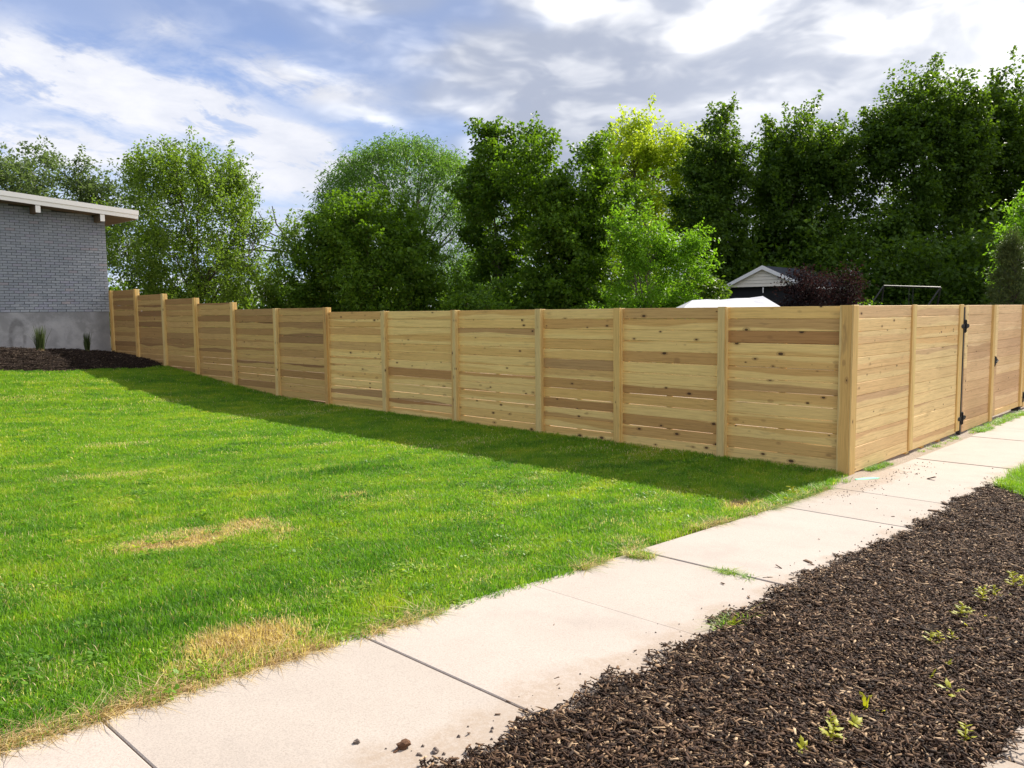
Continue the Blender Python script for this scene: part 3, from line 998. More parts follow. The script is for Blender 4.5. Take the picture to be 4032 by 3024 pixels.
# roof: sloped slab with a two-step white edge, boarded soffit and beams
def sl(x0, x1, y0, y1, top, bot):
    """a slab that follows the roof slope; top and bot are heights above the soffit line"""
    b = MB()
    b.prism([(x0 - HX0, soffit_z(x0) + bot - HZ0), (x1 - HX0, soffit_z(x1) + bot - HZ0), (x1 - HX0, soffit_z(x1) + top - HZ0), (x0 - HX0, soffit_z(x0) + top - HZ0)], y0 - HY0, y1 - HY0)
    return b


roof = sl(-9.6, 0.69, 20.60, 30.6, 0.215, 0.014).build("roof", shingle, house)
sl(-9.6, 0.712, 20.545, 20.599, 0.238, 0.112).build("fascia", white_paint, roof)
sl(-9.6, 0.700, 20.567, 20.599, 0.110, 0.0).build("fascia", white_paint, roof)
sl(0.692, 0.714, 20.60, 30.6, 0.236, 0.0).build("fascia", white_paint, roof)
for yb in np.arange(20.6, 30.4, 0.14):
    pass
sl(-9.5, 0.688, 20.602, 30.5, 0.012, -0.006).build("soffit", soffit_mat, roof)
for xb in (-0.265, -1.873, -3.48, -5.09, -6.7, -8.3):
    zt_ = soffit_z(xb) - 0.008
    bmz = MB().box((-0.057, 0, -0.185), (0.057, 0.52, 0.0)).build("beam", soffit_mat, house, hp(xb, 20.60, zt_))
    MB().box((-0.058, -0.012, -0.187), (0.058, 0.0, -0.001)).build("beam_end", white_paint, bmz)

# ------------------------------------------------------------------ things seen over the fence
shed_c = Vector((24.9, 13.7, 0))
sx = Vector((0.7526, -0.6585, 0.0))                                  # along the gable
ang = -math.pi / 2 + 0.06
shed = tag(empty("garage", (24.95, 13.55, 0), ang), "small outbuilding with a cream boarded gable and dark roof over the fence", "outbuilding")
HW, EZ, RZ = 1.80, 2.83, 3.64
for j in range(6):
    z0, z1 = 2.80 + j * 0.145, 2.80 + (j + 1) * 0.145 - 0.006
    w0 = HW - 0.10 - (z0 - 2.80) / 0.80 * (HW - 0.10)
    w1 = max(0.02, HW - 0.10 - (z1 - 2.80) / 0.80 * (HW - 0.10))
    if w0 <= 0.05:
        continue
    b = MB()
    b.v = [(-w0, -0.02, z0), (w0, -0.02, z0), (w1, 0.0, z1), (-w1, 0.0, z1), (-w0, 0.03, z0), (w0, 0.03, z0), (w1, 0.03, z1), (-w1, 0.03, z1)]
    b.f = [(0, 1, 2, 3), (4, 7, 6, 5), (0, 4, 5, 1), (1, 5, 6, 2), (2, 6, 7, 3), (3, 7, 4, 0)]
    b.build("siding_board", siding_mat, shed)
MB().box((-HW + 0.12, 0.25, -0.1), (HW - 0.12, 6.4, 2.79)).build("wall", dark_wall, shed)  # near-black colour stands in for the shade of the opening below the gable
rb = MB()
rb.prism([(-HW - 0.14, EZ - 0.07), (0, RZ), (HW + 0.14, EZ - 0.07), (HW + 0.14, EZ - 0.01), (0, RZ + 0.07), (-HW - 0.14, EZ - 0.01)], -0.10, 6.8)
rf = rb.build("roof", shingle, shed)
for s in (-1, 1):
    MB().prism([(s * (HW + 0.16), EZ - 0.17), (s * (HW + 0.16), EZ - 0.02), (0, RZ + 0.08), (0, RZ - 0.09)], -0.15, -0.105).build("barge_board", white_paint, rf)
MB().box((HW + 0.10, -0.08, EZ - 0.16), (HW + 0.15, 6.8, EZ - 0.06)).build("gutter", white_paint, rf)
MB().box((-0.02, 0.0, 2.52), (0.02, 0.04, 2.76)).build("bracket", white_paint, shed)

# white canopy with a hipped top
m, q = material("white_tarp")
nz = q.noise(coords(q), 3.0, 4.0, 0.6)
pz = q.node("ShaderNodeBsdfPrincipled")
q.put(pz.inputs["Base Color"], q.mix(nz, (0.62, 0.63, 0.68), (0.74, 0.75, 0.79)))
pz.inputs["Roughness"].default_value = 0.5
q.put(pz.inputs["Normal"], q.bump(q.noise(q.vmath("MULTIPLY", coords(q), (1.0, 4.0, 1.0)), 2.5, 4.0, 0.6, 0.6), 0.5, 0.05))
tz = q.node("ShaderNodeBsdfTranslucent")
q.put(tz.inputs["Color"], (0.6, 0.61, 0.66))
mz = q.node("ShaderNodeMixShader")
mz.inputs[0].default_value = 0.25
q.t.links.new(pz.outputs[0], mz.inputs[1])
q.t.links.new(tz.outputs[0], mz.inputs[2])
oz = q.node("ShaderNodeOutputMaterial")
q.t.links.new(mz.outputs[0], oz.inputs["Surface"])
tarp = m
tent = tag(empty("canopy_tent", (12.45, 8.35, 0), math.atan2(-1.513, 1.463)), "white tarp canopy top showing just over the fence by the dark shrubs", "canopy")
tb = MB()
tb.v = [(-1.42, -0.65, 1.86), (1.32, -0.65, 1.86), (1.32, 0.75, 1.86), (-1.42, 0.75, 1.86), (-1.03, 0.05, 2.10), (1.02, 0.05, 2.18),
        (-1.42, -0.66, 1.60), (1.32, -0.66, 1.60), (1.32, 0.76, 1.60), (-1.42, 0.76, 1.60)]
tb.f = [(0, 1, 5, 4), (2, 3, 4, 5), (1, 2, 5), (3, 0, 4), (0, 6, 7, 1), (1, 7, 8, 2), (2, 8, 9, 3), (3, 9, 6, 0)]
tt = tb.build("tarp", tarp, tent)
bm = bmesh.new()
bm.from_mesh(tt.data)
bmesh.ops.subdivide_edges(bm, edges=bm.edges, cuts=4, use_grid_fill=True)
for v_ in bm.verts:
    v_.co.z += 0.012 * math.sin(v_.co.x * 7 + v_.co.y * 3) - 0.035 * max(0.0, 1 - abs(v_.co.x) / 1.1) * (1 if v_.co.z > 1.9 else 0)
bm.to_mesh(tt.data)
bm.free()
for px_, py_ in ((-1.36, -0.6), (1.26, -0.6), (1.26, 0.7), (-1.36, 0.7)):
    MB().tube([(px_, py_, -0.05), (px_, py_, 1.84)], 0.02, 8).build("pole", galv, tent)

# swing frame among the dark shrubs
sw = tag(empty("swing_frame", (22.48, 7.53, 0)), "dim grey tubular swing frame standing in front of the dark trees", "swing frame")
A1, A2 = Vector((0, 0, 2.61)), Vector((1.44, -1.52, 2.53))
MB().tube([A1, A2], 0.035, 8).build("top_bar", swing_paint, sw)
for Aq, foot in ((A1, (-1.5, 1.15, 0)), (A1, (0.55, 0.45, 0)), (A2, (0.15, -0.35, 0)), (A2, (2.15, -1.0, 0))):
    MB().tube([Aq, foot], 0.032, 8).build("leg", swing_paint, sw)
for t_ in (0.45, 0.52):
    pt = A1.lerp(A2, t_)
    MB().tube([pt, (pt.x, pt.y, 0.55)], 0.012, 6).build("swing_rope", swing_paint, sw)
MB().box((0.60, -0.86, 0.53), (0.80, -0.64, 0.56)).build("swing_seat", dark_wall, sw)

# ------------------------------------------------------------------ trees
def unit(a):
    return a / np.maximum(np.linalg.norm(a, axis=-1, keepdims=True), 1e-9)


def leaf_quads(pos, axis, L, wr, r, up=0.8, fold=0.12):
    n = len(pos)
    nrm = unit(np.array([0, 0, 1.0]) * up + r.normal(size=(n, 3)) * 0.75)
    s = unit(np.cross(axis, nrm))
    nn = np.cross(s, axis)
    L = L[:, None]
    p0 = pos
    p1 = pos + axis * L * 0.45 + s * L * wr * 0.5 + nn * L * fold
    p2 = pos + axis * L
    p3 = pos + axis * L * 0.45 - s * L * wr * 0.5 + nn * L * fold
    V = np.stack([p0, p1, p2, p3], 1).reshape(-1, 3)
    F = np.arange(n * 4).reshape(n, 4)
    return V, F


def auto_lobes(h, W, base, n, seed, leaders=6, prof="oval", lead_h=0.13, wide=0.40):
    r = np.random.default_rng(seed)
    out = []
    for i in range(n):
        t = base + (0.80 - base) * (i + r.uniform(0, 1)) / n
        u = (t - base) / (1 - base)
        if prof == "oval":
            rad = W * math.sqrt(max(0.05, 1 - (2 * u - 0.9) ** 2 * 0.75))
        elif prof == "column":
            rad = W * (0.95 - 0.35 * u)
        else:
            rad = W * (1.0 - 0.7 * u)
        lr = W * wide * r.uniform(0.75, 1.2)
        a = i * 2.399 + r.uniform(-0.5, 0.5)
        d = max(0.0, rad - lr * 0.8) * math.sqrt(r.uniform(0.35, 1.0))
        out.append((d * math.cos(a), d * math.sin(a), h * t, lr, lr, lr * r.uniform(0.9, 1.4)))
    for i in range(leaders):
        a = i * 2.399 + r.uniform(-0.6, 0.6)
        d = W * 0.72 * math.sqrt((i + 0.25) / leaders)
        rz = h * lead_h * r.uniform(0.9, 1.6)
        top = h * (1.0 - 0.20 * (d / W) ** 1.5 - (r.uniform(0, 0.09) if i else 0))
        lx = W * r.uniform(0.09, 0.15)
        out.append((d * math.cos(a), d * math.sin(a), top - rz, lx, lx, rz))
    return out


def tree(name, label, loc, h, lobes, leaf, n_leaves, size, per=32, spray=0.34, wr=0.6, droop=0.25, stems=3, trunk=0.14,
         seed=1, bark=None, shell=2.4, group=None, flat=0.6, fork=0.22, branches=0.7, outward=0.3, bare=None, up=0.8, cat="tree", plume=0.0, rise=0.75):
    r = np.random.default_rng(seed)
    root = tag(empty(name, loc), label, cat, group)
    lob = np.array(lobes, dtype=float)
    ns = max(8, n_leaves // per)
    wgt = (lob[:, 3] * lob[:, 4] * lob[:, 5]) ** 0.62
    idx = r.choice(len(lob), ns, p=wgt / wgt.sum())
    d = unit(r.normal(size=(ns, 3)))
    rad = r.uniform(0, 1, ns) ** (1 / shell)
    c = lob[idx, :3] + d * lob[idx, 3:] * rad[:, None]
    c[:, 2] = np.maximum(c[:, 2], 0.25)
    o = unit(d * 0.7 + np.array([0, 0, 0.5]))
    si = np.repeat(np.arange(ns), per)
    n = len(si)
    ssize = spray * r.uniform(0.65, 1.35, ns)
    off = r.normal(size=(n, 3)) * 0.55 * np.array([1, 1, flat])
    if plume:
        # leaves sit along a rising twig: full at its foot, thin at its tip
        tw = unit(d * np.array([0.8, 0.8, 0.35]) + np.array([0, 0, rise]) + r.normal(size=(ns, 3)) * 0.18)
        tl = plume * r.uniform(0.6, 1.4, ns)
        t = r.uniform(0, 1, n) ** 1.15
        bow = np.array([0, 0, -0.18]) * (t ** 2)[:, None] * tl[si][:, None] * (1.0 if rise > 0 else 0.0)
        pos = c[si] + tw[si] * ((t - 0.45) * tl[si])[:, None] + bow + off * (ssize[si] * (1.12 - 0.82 * t))[:, None]
    else:
        pos = c[si] + off * ssize[si][:, None]
    ax = unit(unit(off) * 0.8 + o[si] * outward + r.normal(size=(n, 3)) * 0.5 + np.array([0, 0, -droop]))
    L = size * r.uniform(0.6, 1.3, n)
    V, F = leaf_quads(pos, ax, L, wr, r, up)
    put("crown", np_mesh("crown", V, F, LEAF[leaf]), root)
    # trunk and limbs
    mb = MB()
    fz = h * fork
    st = []
    ls = sorted(range(len(lob)), key=lambda i: -lob[i, 5])
    tops = [lob[i] for i in r.permutation(len(lob))[:max(stems, 1)]]
    for k in range(stems):
        e = tops[k % len(tops)]
        b0 = np.array([0.0, 0.0, -0.15]) + (r.normal(size=3) * np.array([trunk, trunk, 0]) * (1.2 if stems > 3 else 0.1))
        f0 = np.array([b0[0] * 1.5, b0[1] * 1.5, fz * r.uniform(0.7, 1.2)])
        end = np.array([e[0] * 0.85, e[1] * 0.85, e[2] + e[5] * 0.4])
        pts = [b0]
        for t in np.linspace(0.0, 1.0, 6):
            p = f0 * (1 - t) + end * t
            p[:2] = f0[:2] * (1 - t ** 1.3) + end[:2] * t ** 1.3
            pts.append(p + r.normal(size=3) * np.array([0.02, 0.02, 0]) * h * 0.25 * min(1, t * 3) * 0.6)
        rr = trunk * (1.0 if k == 0 else r.uniform(0.55, 0.85))
        mb.tube(pts, [rr * q_ for q_ in (1.15, 1.0, 0.8, 0.6, 0.42, 0.26, 0.08)], 6)
        st.append(np.array(pts))
    for i in range(ns):
        if r.uniform() > branches:
            continue
        ci = c[i]
        k = int(np.argmin([np.min(np.hypot(s[2:, 0] - ci[0], s[2:, 1] - ci[1]) + 0.4 * np.abs(s[2:, 2] - ci[2])) for s in st]))
        s = st[k]
        hz_ = np.hypot(s[-1, 0] - ci[0], s[-1, 1] - ci[1])
        za = np.clip(ci[2] - 0.6 * min(hz_, 2.0) - 0.15, fz * 0.6, s[-1, 2])
        pa = np.array([np.interp(za, s[:, 2], s[:, 0]), np.interp(za, s[:, 2], s[:, 1]), za])
        m1 = pa * 0.6 + ci * 0.4 + np.array([0, 0, 0.06]) + r.normal(size=3) * 0.05
        bl_ = np.linalg.norm(ci - pa)
        if bl_ > 0.17 * h or ci[2] > s[-1, 2] + 0.06 * h:
            continue
        b0 = min(trunk * 0.3, 0.008 + 0.012 * bl_)
        mb.tube([pa, m1, ci], [b0, b0 * 0.65, b0 * 0.25], 3, cap=False)
    if mb.v:
        mb.build("trunk", bark or bark_dark, root, smooth=True)
    if bare:
        bb = MB()
        for pts in bare:
            bb.tube(pts, [0.05 * (1 - i / len(pts)) + 0.008 for i in range(len(pts))], 4)
        bb.build("bare_branch", bark or bark_dark, root)
    return root


def T(x, y):
    return (x, y, gz(x, y) - 0.05)


# left: behind the house, and the pear tree
tree("broadleaf_tree", "dusty grey-green tree rising behind the white roof edge of the grey house", T(6.6, 49.7), 12.4,
     auto_lobes(12.2, 5.0, 0.25, 26, 3, 8, "oval", 0.08, 0.32) + [(-4.5, 1.5, 9.4, 2.6, 2.6, 2.0), (3.9, -3.0, 8.2, 2.0, 2.0, 1.8), (4.4, -2.5, 5.6, 2.2, 2.2, 2.4)],
     "dusty", 50000, 0.21, 60, 0.50, 0.5, 0.35, 4, 0.25, 21, bark_grey, 2.0, plume=1.6, rise=0.5, branches=0.25)
tree("pear_tree", "leafy many-stemmed pear tree with a ragged top between the house and the gap of sky", T(4.9, 26.0), 8.4,
     auto_lobes(8.3, 3.05, 0.10, 34, 5, 30, "oval", 0.09, 0.27) + [(0, 0, 3.2, 2.2, 2.2, 2.6)] + [(1.7, -2.4, 2.2, 1.3, 1.2, 1.8), (2.7, -2.9, 1.6, 1.2, 1.2, 1.3), (-1.6, 1.9, 2.6, 1.3, 1.3, 2.2), (-1.9, 2.2, 4.4, 1.0, 1.0, 1.5), (2.3, -2.6, 4.0, 0.9, 0.9, 1.2)],
     "pear", 66000, 0.105, 50, 0.20, 0.62, 0.45, 9, 0.07, 22, bark_dark, 1.9, branches=0.6, fork=0.10, flat=0.8, plume=0.95, rise=0.9)
# willow: domed top, thin hanging leaves
wl = []
rw = np.random.default_rng(41)
NDOME = 105
for i in range(NDOME):
    ph = math.acos(1 - (i + 0.5) / NDOME)
    a = i * 2.39996
    R_ = 4.75 * rw.uniform(0.93, 1.0)
    wl.append((R_ * math.sin(ph) * math.cos(a), R_ * math.sin(ph) * math.sin(a), 6.5 + 4.7 * math.cos(ph) * rw.uniform(0.97, 1.0), 0.80, 0.80, 0.55))
for i in range(34):
    a = i * 2.39996
    wl.append((4.4 * math.cos(a), 4.4 * math.sin(a), rw.uniform(1.5, 6.2), 1.1, 1.1, 1.5))
wl += [(-3.9, 3.9, 6.0, 1.6, 1.6, 1.7), (-4.6, 4.6, 4.6, 1.6, 1.6, 1.5), (-4.9, 4.9, 2.8, 1.6, 1.6, 1.6), (0, 0, 4, 3, 3, 2.0)]
tree("willow_tree", "domed pale green willow with fine drooping leaves above the dark maple", T(20.4, 32.8), 11.7, wl, "willow", 78000, 0.23, 30, 0.40, 0.24, 0.9,
     16, 0.20, 23, bark_dark, 2.2, fork=0.26, branches=0.22, flat=0.95,
     bare=[[(-3.0, 3.2, 5.0), (-4.6, 4.6, 5.9), (-5.4, 5.3, 6.4), (-5.9, 5.7, 7.6)], [(-3.0, 3.2, 5.0), (-4.9, 4.9, 5.4), (-6.2, 6.0, 5.9), (-6.8, 6.5, 6.8)],
           [(-4.6, 4.6, 5.9), (-5.2, 5.0, 6.9), (-5.3, 5.2, 7.9)], [(-4.9, 4.9, 5.4), (-6.3, 6.2, 5.5), (-7.4, 7.1, 6.1)]])
# middle group close behind the fence
tree("maple_tree", "broad dark maple with yellow-green tips, reaching down to the fence below the willow", T(9.4, 21.4), 6.8,
     auto_lobes(6.4, 2.95, 0.10, 26, 9, 22, "oval", 0.12, 0.30) + [(-1.9, 1.9, 2.2, 1.2, 1.2, 1.5), (2.0, -2.0, 2.0, 1.2, 1.2, 1.4), (-2.2, 2.3, 1.4, 0.9, 0.9, 1.0), (0.2, -0.2, 5.5, 0.6, 0.6, 1.3), (-0.9, 0.9, 5.0, 0.5, 0.5, 1.1), (0.9, -0.9, 4.6, 0.5, 0.5, 1.2)],
     "maple", 64000, 0.125, 66, 0.27, 0.72, 0.45, 5, 0.10, 24, bark_dark, 2.2, fork=0.12, branches=0.3, plume=0.75, rise=0.55)
tree("maple_tree", "tall slim maple with bare lower stems and sky gaps, right of the willow", T(14.6, 19.6), 9.6,
     auto_lobes(9.6, 2.0, 0.36, 18, 12, 14, "oval", 0.10, 0.34) + [(0.2, 0.0, 1.6, 1.5, 1.5, 1.0), (-0.9, 0.9, 2.4, 0.9, 0.9, 1.0), (-0.3, 0.3, 9.0, 0.7, 0.7, 0.6), (0.9, -0.9, 8.3, 0.8, 0.8, 1.2)],
     "maple", 40000, 0.135, 64, 0.29, 0.72, 0.45, 5, 0.11, 25, bark_grey, 2.0, fork=0.14, branches=0.5, plume=0.85, rise=0.6)
tree("maple_tree", "dense dark maple with two rounded tops in the middle of the tree group", T(14.6, 15.9), 9.0,
     auto_lobes(8.1, 2.5, 0.08, 32, 15, 12, "column", 0.08, 0.32) + [(-0.9, 0.9, 7.7, 0.9, 0.9, 0.8), (0.8, -0.5, 7.6, 0.9, 0.9, 0.8), (-1.5, 1.5, 6.6, 1.0, 1.0, 1.2), (1.7, -1.5, 6.2, 0.9, 0.9, 1.2), (0, 0, 3.6, 1.5, 1.5, 2.8), (-1.4, 1.6, 2.0, 1.3, 1.3, 1.8), (1.6, -1.6, 2.0, 1.3, 1.3, 1.8)],
     "maple", 68000, 0.135, 70, 0.31, 0.72, 0.45, 5, 0.14, 26, bark_dark, 2.2, fork=0.15, branches=0.3, plume=0.8, rise=0.5)
tree("young_tree", "bright sunlit light green young tree in front of the golden one", T(13.3, 11.75), 5.5,
     auto_lobes(5.4, 1.15, 0.14, 16, 17, 14, "oval", 0.11, 0.34) + [(-0.9, 0.5, 1.6, 0.8, 0.8, 1.2), (0.9, -1.2, 4.1, 0.45, 0.45, 0.35), (1.1, -1.4, 3.2, 0.4, 0.4, 0.35), (-0.6, 0.6, 4.6, 0.4, 0.4, 0.7)] + [(0.55, -0.85, 3.7, 0.7, 0.7, 0.7), (0.6, -0.9, 2.2, 0.5, 0.6, 0.8), (0.2, -0.5, 1.3, 0.8, 0.8, 0.9)],
     "lime", 28000, 0.105, 44, 0.18, 0.5, 0.35, 4, 0.06, 27, bark_grey, 1.9, fork=0.12, branches=0.5, plume=0.8, rise=0.6)
tree("golden_tree", "golden yellow-green tree rising behind the dark maples", T(31.0, 24.4), 14.1,
     auto_lobes(14.3, 3.2, 0.28, 22, 19, 20, "oval", 0.12, 0.28) + [(1.8, -2.2, 11.2, 1.1, 1.1, 1.2), (2.6, -2.9, 9.6, 1.3, 1.3, 1.6), (2.2, -2.4, 7.6, 1.3, 1.3, 1.6)],
     "gold", 38000, 0.19, 60, 0.36, 0.62, 0.35, 4, 0.18, 28, bark_grey, 1.9, branches=0.4, plume=1.7, rise=0.75)
row = "tall dark trees in a row behind the outbuilding"
tree("tall_tree", "narrow dark tree with a pointed top, leftmost of the tall row beside the golden tree", T(29.2, 18.4), 12.6,
     auto_lobes(12.6, 2.3, 0.06, 26, 23, 12, "oval", 0.11, 0.34) + [(0, 0, 5.5, 1.5, 1.5, 4.5)] + [(0.3, -0.3, 11.6, 0.6, 0.6, 1.0)], "maple_dark", 54000, 0.165, 70, 0.36, 0.7, 0.5, 4, 0.18, 29, bark_dark, 2.2, group=row, branches=0.3, plume=1.4, rise=0.7)
tree("tall_tree", "broad dark tree with a lumpy flat top directly above the cream gabled outbuilding", T(33.8, 15.9), 13.9,
     auto_lobes(13.2, 4.1, 0.04, 40, 27, 22, "column", 0.09, 0.27) + [(0, 0, 6.5, 2.8, 2.8, 5.0)], "maple_dark", 92000, 0.178, 80, 0.40, 0.7, 0.5, 4, 0.16, 30, bark_dark, 2.0, group=row, branches=0.12, plume=1.5, rise=0.7)
tree("tall_tree", "tallest tree of all, its lit feathery tips reaching high above the double gate", T(36.3, 10.6), 15.6,
     auto_lobes(14.7, 3.9, 0.04, 38, 31, 30, "oval", 0.095, 0.28) + [(0, 0, 6.5, 2.8, 2.8, 5.5)], "maple_dark", 92000, 0.178, 80, 0.40, 0.7, 0.5, 5, 0.15, 31, bark_dark, 1.9, group=row, branches=0.15, plume=1.5, rise=0.75)
tree("tall_tree", "big dark tree behind the pale right-hand tree at the edge of the view", T(40.8, 7.6), 15.4,
     auto_lobes(14.9, 4.1, 0.04, 36, 35, 20, "column", 0.09, 0.28) + [(0, 0, 6.5, 3, 3, 5.5)], "maple_dark", 78000, 0.19, 80, 0.42, 0.7, 0.5, 4, 0.17, 32, bark_dark, 2.0, group=row, branches=0.12, plume=1.5, rise=0.7)
tree("tall_tree", "dark tree beyond the right edge of the tall row", T(44.0, 2.0), 14.4,
     auto_lobes(14.2, 4.0, 0.06, 22, 39, 9, "column", 0.09, 0.32), "maple_dark", 28000, 0.28, 26, 0.5, 0.7, 0.5, 5, 0.22, 33, bark_dark, 2.0, group=row, branches=0.3)
tree("ash_tree", "light yellow-green tree cut by the right edge of the view above the pine", T(17.3, 1.40), 5.9,
     auto_lobes(5.7, 1.35, 0.34, 15, 43, 6, "oval", 0.12, 0.38), "lime", 20000, 0.105, 44, 0.19, 0.45, 0.55, 4, 0.07, 34, bark_grey, 1.9, branches=0.5, plume=0.8, rise=0.5)
# pine: whorled arms with needle tufts
pl_ = []
rp = np.random.default_rng(51)
for i in range(58):
    t = (i + 0.5) / 58
    z = 0.5 + 3.3 * t
    rad = 0.98 * (1 - t) ** 0.8 * rp.uniform(0.55, 1.05)
    a = i * 2.399
    pl_.append((rad * math.cos(a), rad * math.sin(a), z + 0.15 * rad, 0.16, 0.16, 0.13))
pl_.append((0, 0, 3.95, 0.1, 0.1, 0.16))
tree("pine_tree", "small soft-needled pine poking above the double gate at the right", T(14.14, 1.62), 3.75, [(a*.85, b*.85, c*.91, d*.9, e*.9, f*.9) for a, b, c, d, e, f in pl_], "pine", 21000, 0.115, 46, 0.13, 0.16, -0.15, 1, 0.06, 35, bark_grey, 1.6, outward=0.6, branches=0.9, flat=0.9)
tree("plum_shrub", "dark purple-brown plum shrub in front of the outbuilding roof", T(21.2, 9.3), 3.75,
     auto_lobes(3.6, 1.75, 0.2, 12, 55, 5, "oval", 0.10, 0.40), "plum", 15000, 0.10, 24, 0.26, 0.6, 0.3, 6, 0.05, 36, bark_dark, 2.0, fork=0.1, cat="shrub")
tree("leafy_shrub", "rounded dark green shrub left of the cream gable", T(15.6, 11.3), 3.45,
     auto_lobes(3.3, 1.15, 0.15, 11, 59, 4, "oval", 0.08, 0.44), "maple_dark", 14000, 0.115, 24, 0.26, 0.7, 0.4, 5, 0.05, 37, bark_dark, 2.2, fork=0.1, cat="shrub")
tree("leafy_shrub", "low green shrub under the slim maple, its top just clear of the fence", T(10.6, 16.9), 2.9,
     auto_lobes(2.8, 1.3, 0.15, 10, 63, 4, "oval", 0.08, 0.44), "maple", 12000, 0.11, 24, 0.26, 0.7, 0.4, 5, 0.05, 38, bark_dark, 2.0, fork=0.1, cat="shrub")
tree("leafy_shrub", "green shrub at the foot of the swing frame", T(21.3, 7.6), 2.25,
     auto_lobes(2.2, 0.8, 0.15, 7, 67, 3, "oval", 0.08, 0.44), "maple", 6000, 0.10, 24, 0.24, 0.7, 0.4, 4, 0.04, 39, bark_dark, 2.0, fork=0.1, cat="shrub")


def thicket(name, path, n, width, hmax, leaf, size, spray, seed, per=26):
    r = np.random.default_rng(seed)
    P = np.array(path, dtype=float)
    seg = np.cumsum(np.r_[0, np.hypot(*np.diff(P[:, :2], axis=0).T)])
    ns = n // per
    t = r.uniform(0, seg[-1], ns)
    hh = np.interp(t, seg, P[:, 2]) * (0.72 + 0.28 * np.sin(t * 1.7) * np.sin(t * 0.61 + 1))
    c = np.stack([np.interp(t, seg, P[:, 0]) + r.normal(size=ns) * width, np.interp(t, seg, P[:, 1]) + r.normal(size=ns) * width, hh * r.uniform(0.05, 1, ns)], -1)
    si = np.repeat(np.arange(ns), per)
    off = r.normal(size=(len(si), 3)) * 0.55 * np.array([1, 1, 0.7])
    pos = c[si] + off * spray
    ax = unit(unit(off) + r.normal(size=(len(si), 3)) * 0.5 + np.array([0, 0, -0.2]))
    V, F = leaf_quads(pos, ax, size * r.uniform(0.6, 1.3, len(si)), 0.65, r)
    return tag(put(name, np_mesh(name, V, F, LEAF[leaf])), kind="stuff")


thicket("undergrowth", [(5.5, 27.5, 1.9), (8.0, 24.5, 2.4), (11.5, 21.5, 2.6), (14.5, 17.5, 2.8), (15.2, 13.0, 2.6), (17.0, 11.6, 2.4)], 26000, 0.6, 2.5, "maple_dark", 0.12, 0.32, 71)
thicket("dark_thicket", [(24.0, 20.0, 3.2), (29.5, 17.0, 6.0), (31.5, 12.0, 6.5), (32.5, 7.0, 6.5), (35.0, 2.0, 6.0), (33.0, -4.0, 4.0)], 60000, 1.2, 4.5, "maple_dark", 0.22, 0.5, 72)
thicket("far_wood", [(-30, 95, 9.0), (5, 92, 8.0), (40, 72, 6.5), (62, 45, 7.5), (75, 15, 8.0), (78, -20, 8.0)], 34000, 2.0, 8.0, "maple_dark", 0.55, 1.3, 73)

# ------------------------------------------------------------------ scattering on points
def scatter(name, P, rot, scl, vid, variants, fattr, kind="stuff"):
    me = bpy.data.meshes.new(name)
    me.vertices.add(len(P))
    me.vertices.foreach_set("co", np.asarray(P, dtype=np.float32).ravel())
    for nm, arr in fattr.items():
        me.attributes.new(nm, "FLOAT", "POINT").data.foreach_set("value", np.asarray(arr, dtype=np.float32))
    me.attributes.new("turn", "FLOAT_VECTOR", "POINT").data.foreach_set("vector", np.asarray(rot, dtype=np.float32).ravel())
    me.attributes.new("grow", "FLOAT_VECTOR", "POINT").data.foreach_set("vector", np.asarray(scl, dtype=np.float32).ravel())
    me.attributes.new("variant", "INT", "POINT").data.foreach_set("value", np.asarray(vid, dtype=np.int32))
    o = tag(put(name, me), kind=kind)
    nt = bpy.data.node_groups.new(name, "GeometryNodeTree")
    nt.interface.new_socket(name="Geometry", in_out="INPUT", socket_type="NodeSocketGeometry")
    nt.interface.new_socket(name="Geometry", in_out="OUTPUT", socket_type="NodeSocketGeometry")
    gi, go = nt.nodes.new("NodeGroupInput"), nt.nodes.new("NodeGroupOutput")
    join = nt.nodes.new("GeometryNodeJoinGeometry")
    for v in reversed(variants):                       # a join lists its last link first
        ob = bpy.data.objects.new(v.name, v)
        inf = nt.nodes.new("GeometryNodeObjectInfo")
        inf.inputs["Object"].default_value = ob
        inf.inputs["As Instance"].default_value = True
        nt.links.new(inf.outputs["Geometry"], join.inputs[0])
    iop = nt.nodes.new("GeometryNodeInstanceOnPoints")
    iop.inputs["Pick Instance"].default_value = True
    nt.links.new(gi.outputs[0], iop.inputs["Points"])
    nt.links.new(join.outputs[0], iop.inputs["Instance"])

    def attr(nm, typ):
        a = nt.nodes.new("GeometryNodeInputNamedAttribute")
        a.data_type = typ
        a.inputs["Name"].default_value = nm
        return [s for s in a.outputs if s.enabled and s.name == "Attribute"][0]
    nt.links.new(attr("variant", "INT"), iop.inputs["Instance Index"])
    e2r = nt.nodes.new("FunctionNodeEulerToRotation")
    nt.links.new(attr("turn", "FLOAT_VECTOR"), e2r.inputs[0])
    nt.links.new(e2r.outputs[0], iop.inputs["Rotation"])
    nt.links.new(attr("grow", "FLOAT_VECTOR"), iop.inputs["Scale"])
    nt.links.new(iop.outputs[0], go.inputs[0])
    md = o.modifiers.new("scatter", "NODES")
    md.node_group = nt
    return o


def vnoise(x, y, seed):
    r = np.random.default_rng(seed).uniform(0, 1, (64, 64))
    xi, yi = np.floor(x).astype(int), np.floor(y).astype(int)
    fx, fy = x - xi, y - yi
    fx, fy = fx * fx * (3 - 2 * fx), fy * fy * (3 - 2 * fy)
    g_ = lambda a, b: r[a % 64, b % 64]
    return (g_(xi, yi) * (1 - fx) + g_(xi + 1, yi) * fx) * (1 - fy) + (g_(xi, yi + 1) * (1 - fx) + g_(xi + 1, yi + 1) * fx) * fy


